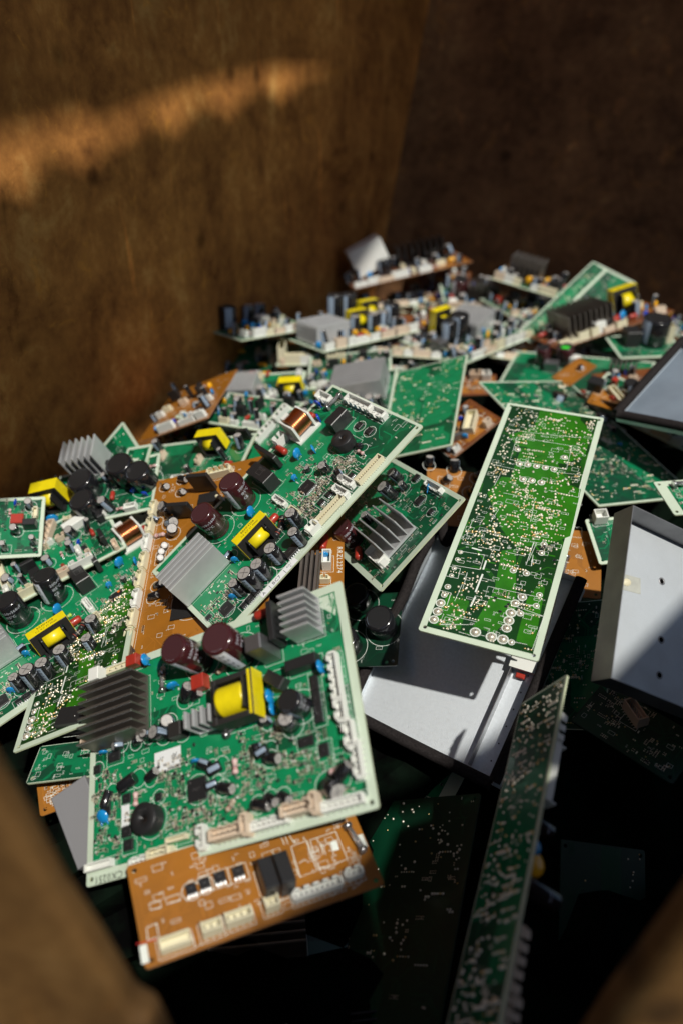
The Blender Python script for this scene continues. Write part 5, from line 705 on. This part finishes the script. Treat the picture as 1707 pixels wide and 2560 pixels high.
# unseen plate added over the near right to throw the lower right's deep shade
CV = thing('near_sun_blocker', 'added unseen sun blocker above the near right corner of the bin', 'sun blocker')
def sunward(p, z=1.6): p = Vector(p); k = (z - p.z) / SUN.z; return (p.x + SUN.x * k, p.y + SUN.y * k)
ground = [(-1.10, -.64, .7), (-.099, .244, .7), (.026, .330, .7), (.082, .409, .7), (.225, .506, .7), (.329, .625, .7), (1.30, 1.49, .7)]
edge = [sunward(g) for g in ground]
b = MB(); mm = lambda P: [(x * 1000, y * 1000) for x, y in P]
rimh = [sunward((x, .215, z)) for x, z in ((.118, .72), (.32, .72), (.32, 1.0), (.185, .99), (.150, .90))]
b.poly([mm(edge + [(x + .52, y - .60) for x, y in (edge[-1], edge[0])]), mm(rimh)], 1600, 'rust', 4, 'rust'); link('cover_plate', b.mesh('cover_plate'), CV)  # added blocker cut to the wanted shade edge, holed to light the rim
CV2 = thing('slotted_sun_blocker', 'added sun blocker over the far and left side of the bin with a narrow slot', 'roof sheet')  # unseen sheet added to shade both walls; its slot shapes the streak
b = MB(); q = lambda P: [(x * 1000, y * 1000) for x, y in P]
ZL = 2.1
def wl(s_, z): p = A0 + dL * s_; return sunward((p.x, p.y, z), ZL)
def ew(u, z): p = kz(z) + dR * u; return sunward((p.x, p.y, z), ZL)
WS = [(-.363, .934, 1.075), (-.30, 1.06, 1.092), (-.29, 1.08, 1.082), (-.229, 1.217, 1.101), (-.17, 1.34, 1.118), (-.1, 1.49, 1.13), (.0, 1.70, 1.125), (-.06, 1.58, 1.112), (-.1, 1.49, 1.085), (-.13, 1.43, 1.104), (-.17, 1.34, 1.074), (-.20, 1.28, 1.088), (-.232, 1.212, 1.058), (-.255, 1.16, 1.076), (-.27, 1.13, 1.060), (-.29, 1.08, 1.056), (-.31, 1.04, 1.036), (-.335, .99, 1.052), (-.355, .95, 1.016), (-.38, .90, 1.030), (-.43, .79, 1.0), (-.43, .79, 1.058)]
slot = [sunward(w, ZL) for w in WS]
b.poly([q([wl(-1.2, .62), wl(-.1, .64), wl(1.1, .67), ew(.02, .69), ew(.30, .67), ew(.50, .63), ew(2.0, .60), (3.2, 1.6), (3.2, 3.6), (.3, 3.6), ew(-.25, 1.45), wl(1.5, 1.31), wl(-1.2, 1.31)]), q(slot)], ZL * 1000 + 2, 'rust', 2, 'rust')
link('slotted_sheet', b.mesh('slotted_sheet'), CV2)

# ---------------------------------------------------------------- the mass of buried scrap
rnd = random.Random(3)
nx, ny = 44, 60; vs_ = []; fs = []
for j in range(ny):
    for i in range(nx):
        x = -.75 + 1.9 * i / (nx - 1); y = .24 + 1.9 * j / (ny - 1)
        z = .50 + .12 * min(1, max(0, (y - .5) / .6)) + rnd.uniform(-.02, .02)
        vs_.append((x, y, z))
for j in range(ny - 1):
    for i in range(nx - 1): a = j * nx + i; fs.append((a, a + 1, a + nx + 1, a + nx))
me = bpy.data.meshes.new('buried_scrap'); me.from_pydata(vs_, [], fs); me.materials.append(mat('shade_black_scrap', (.004, .008, .005), .8, base2=(.002, .002, .002), vscale=30, spec=0));  # near-black colour stands in for shade in the gaps
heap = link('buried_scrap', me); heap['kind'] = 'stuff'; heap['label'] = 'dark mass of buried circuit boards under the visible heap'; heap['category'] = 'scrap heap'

# ---------------------------------------------------------------- the boards
def k2_extra(d):
    def f(b):
        for P in d['pours']: 
            b.poly([[tuple(p) for p in P]], .115, 'trace3')
        for P in d['silk']: b.ribbon([tuple(p) for p in P], .4, .20, 'silk')
        for P in d['bars']: b.ribbon([tuple(p) for p in P], 1.6, .21, 'silk')
        for t, x, y, s in d['txt']: b.text(t, x, y, s, math.radians(90 if len(t) < 12 else 90) * 0 + math.radians(0), 'silk', .22)
    return f
def org_extra(d):
    def f(b):
        for P in d['silk']: b.ribbon([tuple(p) for p in P], .45, .20, 'silk')
        for P in d['bars']: b.ribbon([tuple(p) for p in P], 5, .21, 'silk')
        for t, x, y, s, a in d['txt']: b.text(t, x, y, s, math.radians(a), 'silk', .22)
        for P in d.get('red', []): b.ribbon([tuple(p) for p in P], .8, .24, 'rink')
    return f
def b1_extra(b):
    W, H = b1w / 2, b1h / 2
    b.poly([[(W - 62, H - 2), (W - 2.6, H - 2), (W - 2.6, H - 10), (W - 8, H - 30), (W - 30, H - 9)]], .075, 'pale')
    b.text('CX0251', -W + 36, -H + 5.6, 7.5, math.pi, 'ink', .2)
    b.ribbon([(W - 20, -H + 36), (W - 14, -H + 24), (W - 8, -H + 50)], 1.1, .24, 'bink')
    b.ribbon([(W - 21, H - 34), (W - 27, H - 29)], 1.4, .2, 'silk'); b.ribbon([(W - 27, H - 29), (W - 33, H - 34)], 1.4, .2, 'silk'); b.ribbon([(W - 27, H - 29), (W - 27, H - 22)], 1.4, .2, 'silk')
    for x, y in ((W - 30, H - 21), (W - 29, H - 12)):
        b.disc(x, y, .2, 4, 'silk', 20, 3.4); b.dome(x, y, .15, 1.6, 1.2, 'solder')
    b.text('MABE7', W - 70, H - 7, 5, .0, 'bink', .2)
def b5_extra(b):
    b.text('98', -b5w / 2 + 22, -b5h / 2 + 8, 8, 0, 'ink', .2)
def tx98(b): pass
BUILT = {}
for i, d in enumerate(BOARDS):
    if 'copy' in d:
        src = BUILT[d['copy']]
        r = src.copy(); COL.objects.link(r); s = d['s']
        r.matrix_world = Matrix(((d['R'][0][0], d['R'][0][1], d['R'][0][2], d['T'][0]), (d['R'][1][0], d['R'][1][1], d['R'][1][2], d['T'][1]), (d['R'][2][0], d['R'][2][1], d['R'][2][2], d['T'][2]), (0, 0, 0, 1))) @ Matrix.Scale(s, 4)
        r['label'] = d['label']
        for ch in list(src.children):
            if ch.name.startswith('sticker') and d['nm'] == 'B4': continue
            c = ch.copy(); COL.objects.link(c); c.parent = r
            for g in ch.children: e = g.copy(); COL.objects.link(e); e.parent = c
            if d['nm'] == 'B4' and ch.name.startswith('electrolytic_capacitor') and ch.data.materials and ch.data.materials[0] == M['brownc']:
                me = ch.data.copy(); me.materials[0] = M['blackg']; c.data = me
                for g in c.children:
                    if g.name.startswith('can_top'): me = g.data.copy(); me.materials[0] = M['black']; g.data = me
        if d['nm'] == 'B4':
            st = place(r, ('stick', 14, -BOARDS[0]['h'] / 2 + 3.8, 0, 64, 6.8, (('B', -25, 0, 6), ('BC6', -8, 0, 6), ('BM8', 18, 0, 6)), 'paper', 0), True)
            for (x, y) in ((30, -8), (14, -30), (20, -36), (44, -50)):
                bb = MB(); bb.disc(0, 0, 0, 1.6, 'oink', 10); o = link('marker_dot', bb.mesh('marker_dot'), r, T3(x, y, 2.1))
        BUILT[d['nm']] = r; continue
    comps = []
    tup = lambda c: tuple(tuple(map(tuple, q)) if isinstance(q, list) and q and isinstance(q[0], list) else q for q in c)
    av = [(c[1], c[2], 30) for c in d['comps'] if c[0] != 'RAND']
    fx = [tup(c) for c in d['comps'] if c[0] != 'RAND']
    for c in d['comps']:
        if c[0] == 'RAND':
            for e in fx:
                pass
            av = [(e[1], e[2], {'sink': 50, 'xf': 38, 'cap': 24, 'capm': 28}.get(e[0], 16)) for e in fx]
            comps += rand_comps(c[1], d['w'], d['h'], c[2], avoid=av)
    comps = fx + comps
    ex = None
    if 'K2' in d: ex = k2_extra(d['K2'])
    elif 'ORG' in d: ex = org_extra(d['ORG'])
    elif d['nm'] == 'B1': b1w, b1h = d['w'], d['h']; ex = b1_extra
    elif d['nm'] == 'B5': b5w, b5h = d['w'], d['h']; ex = b5_extra
    kw = {k: d[k] for k in ('bord', 'hero', 'ntr', 'nsmd', 'njoint', 'ntext', 'pours', 'seed', 'chamfer', 'clus', 'jclus', 'cs') if k in d}
    r = board('circuit_board', d['T'], d['R'], d['w'], d['h'], d['style'], d['label'], comps, extra=ex, group='circuit boards thrown on the heap', **kw)
    BUILT[d['nm']] = r
    if d['nm'] == 'B3':      # finned sink soldered to the underside, its comb shadow falls on the steel tray
        o = place(r, ('sink', 0, 0, 0, 26, 46, 34, 7, 'aludark', 'x', 3), True)
        o.matrix_local = Matrix.Translation((.040, -.098, -.0017)) @ Matrix.Rotation(math.pi, 4, 'Y')
        for y_ in (-130, -60, 40): 
            o = place(r, ('cap', 0, 0, 0, 7, 20, 0, 0), True); o.matrix_local = Matrix.Translation((-.018, y_ * .001, -.0017)) @ Matrix.Rotation(math.pi, 4, 'Y')
    if d.get('WBOX'):
        b = MB(); b.bbox(0, 0, 0, 72, 46, 54, 'white', 1.5)
        link('plastic_housing', b.mesh('plastic_housing'), r, T3(-62, 14, 12, 0, math.radians(-16), 0))
    if d.get('BACK'):       # parts soldered on the far face of the standing board
        W, H = d['w'], d['h']
        for (k, y, x) in ((('con', 24, 9, 9, 'white', 0, 1), H * .34, 22), (('con', 46, 12, 13, 'white', 0, 2), H * .2, 20), (('cap', 6, 22), H * .06, 10), (('disc', 6, 'blue'), -H * .01, 16), (('disc', 9, 'oyel'), -H * .05, 14), (('cap', 7, 34), -H * .11, 12), (('con', 40, 10, 12, 'beige', 0, 1), -H * .3, 20), (('con', 30, 10, 16, 'beige', 0, 1), -H * .43, 18)):
            o = place(r, (k[0], 0, 0, 90) + k[1:], True)
            o.matrix_local = Matrix.Translation(((x) * .001, y * .001, -.0017)) @ Matrix.Rotation(math.pi, 4, 'Y') @ Matrix.Rotation(math.pi / 2, 4, 'Z')
    if d.get('MARKS'):
        b = MB()
        for x, y, q in ((-6, 62, 5), (-2, 50, 4), (58, 60, 3), (50, 36, 3)): b.disc(x, y, .3, q, 'pale', 16)
        b.box(40, 66, .3, 22, 3, .1, 'pale', .2)
        for j in range(4): b.box(32 + j * 6, 56 + j * 1.5, .3, 2, 18, .1, 'pale', .2)
        link('bare_pads', b.mesh('bare_pads'), r)
    if d.get('MLAB'):
        M['limest'] = mat('lime_sticker', (.05, .75, .05), .5)
        b = MB(); b.box(0, 0, 0, 12, 7, .2, 'limest'); link('sticker', b.mesh('sticker'), r, T3(-22, 27, 32.6))

# boards of which only slivers show between the others
rf = random.Random(77); ref = {}
def spot():
    while True:
        if rf.random() < .62: x, y, z = rf.uniform(-.32, .78), rf.uniform(1.0, 1.78), rf.uniform(.69, .725)
        else: x, y, z = rf.uniform(-.42, -.12), rf.uniform(.86, 1.12), rf.uniform(.625, .66)
        p = Vector((x, y, 0)) - A0; pe = p.x * dL.y - p.y * dL.x
        e = Vector((x, y, 0)) - kz(.75); en = e.x * .301 + e.y * .954
        if pe > .10 and en < -.11: return x, y, z
KINDS = [('green', 1), ('teal', 2), ('green', 3), ('brown', 4), ('teal', 5)]
for i in range(56):
    x, y, z = spot(); st, sd_ = KINDS[i % 5]
    R = Matrix.Rotation(rf.uniform(-.9, .9), 3, 'Z') @ Matrix.Rotation(rf.uniform(-.22, .3), 3, 'X') @ Matrix.Rotation(rf.uniform(-.25, .25), 3, 'Y')
    if i < 5:
        ref[i] = board('circuit_board', (x, y, z), R, (150, 130, 170, 140, 120)[i], (100, 110, 90, 120, 80)[i], st, ('green', 'dull green', 'small parts crowded green', 'brown', 'teal')[i] + ' circuit board mostly buried between its neighbours in the heap', rand_comps(900 + i, (150, 130, 170, 140, 120)[i], (100, 110, 90, 120, 80)[i], 22), seed=900 + i, hero=False, ntr=30, nsmd=60, ntext=3, pours=2, group='half buried boards between the others')
    else:
        src = ref[i % 5]; r = src.copy(); COL.objects.link(r)
        r.matrix_world = Matrix.Translation((x, y, z)) @ R.to_4x4()
        for ch in list(src.children):
            c = ch.copy(); COL.objects.link(c); c.parent = r
            for g in ch.children: e = g.copy(); COL.objects.link(e); e.parent = c
# grey cover plate at the lower left, and the ribbed aluminium bar under the BC7 board
d = TRAYS['G1']; r = empty('cover_plate', d['T'], d['R'], 'matt grey painted steel cover plate beside the left edge of the large front board', 'cover plate')
b = MB(); b.bbox(0, 0, -9, d['w'], d['h'], 9, 'greyp', .8); link('plate_shell', b.mesh('plate_shell'), r)
d = TRAYS['P1']; r = empty('aluminium_profile', d['T'], d['R'], 'ribbed grey aluminium bar showing below the BC7 label', 'aluminium bar')
b = MB(); b.box(0, 0, -8, d['w'], d['h'], 3, 'aludark')
for k in range(4): b.box(-d['w'] / 2 + 2 + k * (d['w'] - 4) / 3, 0, -5, 2.5, d['h'], 7, 'aludark')
link('ribbed_bar', b.mesh('ribbed_bar'), r)

# ---------------------------------------------------------------- steel trays
def tray(key, label, depth, foam, wall='alupaint', floor='alupaint', extra=None, skirt=0):
    d = TRAYS[key]; W, H = d['w'], d['h']; r = empty('steel_tray', d['T'], d['R'], label, 'metal tray', 'steel covers thrown on the heap')
    b = MB(); b.box(0, 0, -depth, W - 1.7, H - 1.7, .8, floor)
    link('tray_floor', b.mesh('tray_floor'), r)
    for (cx, cy, sx, sy) in ((-W / 2 + .4, 0, .8, H - 1.7), (W / 2 - .4, 0, .8, H - 1.7), (0, -H / 2 + .4, W, .8), (0, H / 2 - .4, W, .8)):
        b = MB(); b.box(cx, cy, -depth - skirt, sx, sy, depth + skirt - .05, wall); link('tray_wall', b.mesh('tray_wall'), r)
    if foam:
        q = 7
        for nm, P in foam:
            b = MB(); b.tube(P, q * .85, 'foam', 10); link('foam_strip', b.mesh('foam_strip'), r)
    if extra: extra(r, W, H)
    return r
def arc(P, n=6):      # smooth polyline
    out = []
    for i in range(len(P) - 1):
        p0 = Vector(P[max(i - 1, 0)]); p1 = Vector(P[i]); p2 = Vector(P[i + 1]); p3 = Vector(P[min(i + 2, len(P) - 1)])
        for k in range(n):
            t = k / n; out.append(tuple(.5 * ((2 * p1) + (p2 - p0) * t + (2 * p0 - 5 * p1 + 4 * p2 - p3) * t * t + (3 * p1 - p0 - 3 * p2 + p3) * t ** 3)))
    return out + [tuple(P[-1])]
def t1x(r, W, H):
    b = MB(); b.box(0, 0, 0, 26, 14, 12, 'white'); link('white_socket', b.mesh('white_socket'), r, T3(W / 2 - 20, H / 2 - 100, -15, .1))
    b = MB(); b.bbox(0, 0, 0, 9, 5, 5, 'red', .8); link('red_tab', b.mesh('red_tab'), r, T3(W / 2 - 20, H / 2 - 112, -15, .1))
    b = MB(); b.box(0, 0, 0, .9, H - 30, 12, 'steeldk'); link('inner_flange', b.mesh('inner_flange'), r, T3(W / 2 - 30, -8, -16, 0))
    for k in range(7): b = MB(); b.disc(0, 0, 0, .8, 'hole', 10); link('screw_hole', b.mesh('screw_hole'), r, T3(W / 2 - 14, -H / 2 + 20 + k * 18, -15.9))
d = TRAYS['T1']; W, H = d['w'], d['h']
tray('T1', 'open steel tray rimmed with black foam, catching the sharp shadow of the K2 board', 17,
     [('l', arc([(-W / 2, -H / 2, 1), (-W / 2 - .5, -H * .2, 2), (-W / 2 + 1, H * .1, 1), (-W / 2 - 2, H * .3, 1), (-W / 2, H * .45, 2), (-W / 2 + 2, H / 2 + 2, 10), (-W / 2 + 9, H / 2 + 4, 16), (-W / 2 + 14, H / 2 - 6, 8), (-W / 2 + 20, H / 2 - 12, 4), (-W / 2 + 26, H / 2 - 4, 12), (-W / 2 + 34, H / 2 + 2, 12), (-W / 2 + 46, H / 2, 4)])),
      ('b', arc([(-W / 2 + 3, -H / 2, 1), (0, -H / 2 - .6, 2), (W / 2 - 2, -H / 2, 1)])),
      ('r', arc([(W / 2, -H / 2 + 3, 1), (W / 2 + .6, -H * .1, 1), (W / 2, H / 2, 1)]))], extra=t1x, skirt=20)
def t2x(r, W, H):
    b = MB(); b.box(0, 0, .02, 27, 15, .2, 'tape', .15); link('tape_scrap', b.mesh('tape_scrap'), r, T3(-W / 2 + 24, H * .12, -24.2))
    b = MB(); b.lathe([(5, 0), (4, .8), (.1, 1.2)], 'cream', 20, caps=False, sy=.7); link('glue_blob', b.mesh('glue_blob'), r, T3(-W / 2 + 22, H * .12, -23.8, .4))
    for x, y in ((-W / 2 + 60, H * .22), (-W / 2 + 66, -H * .12), (-W / 2 + 68, -H * .32)):
        b = MB(); b.disc(0, 0, 0, 2.2, 'hole', 14); b.lathe([(2.2, 0), (3.2, .5), (3.6, 0)], 'steeldk', 14, caps=False); link('screw_hole', b.mesh('screw_hole'), r, T3(x, y, -24.1))
tray('T2', 'bare steel tray at the right edge with a scrap of tape, half in diagonal shadow', 25, None, wall='steeldk', floor='alugrey', extra=t2x)
d = TRAYS['T3']; W, H = d['w'], d['h']
tray('T3', 'blue grey steel tray with thick black foam edges at the upper right', 12,
     [('l', arc([(-W / 2, -H / 2, 0), (-W / 2 + .5, 0, 1), (-W / 2, H / 2, 0)])), ('b', arc([(-W / 2 + 3, -H / 2, 0), (0, -H / 2 + .5, 1), (W / 2, -H / 2, 0)])), ('t', arc([(-W / 2 + 3, H / 2, 0), (0, H / 2, 1), (W / 2, H / 2, 0)]))], floor='alublue')
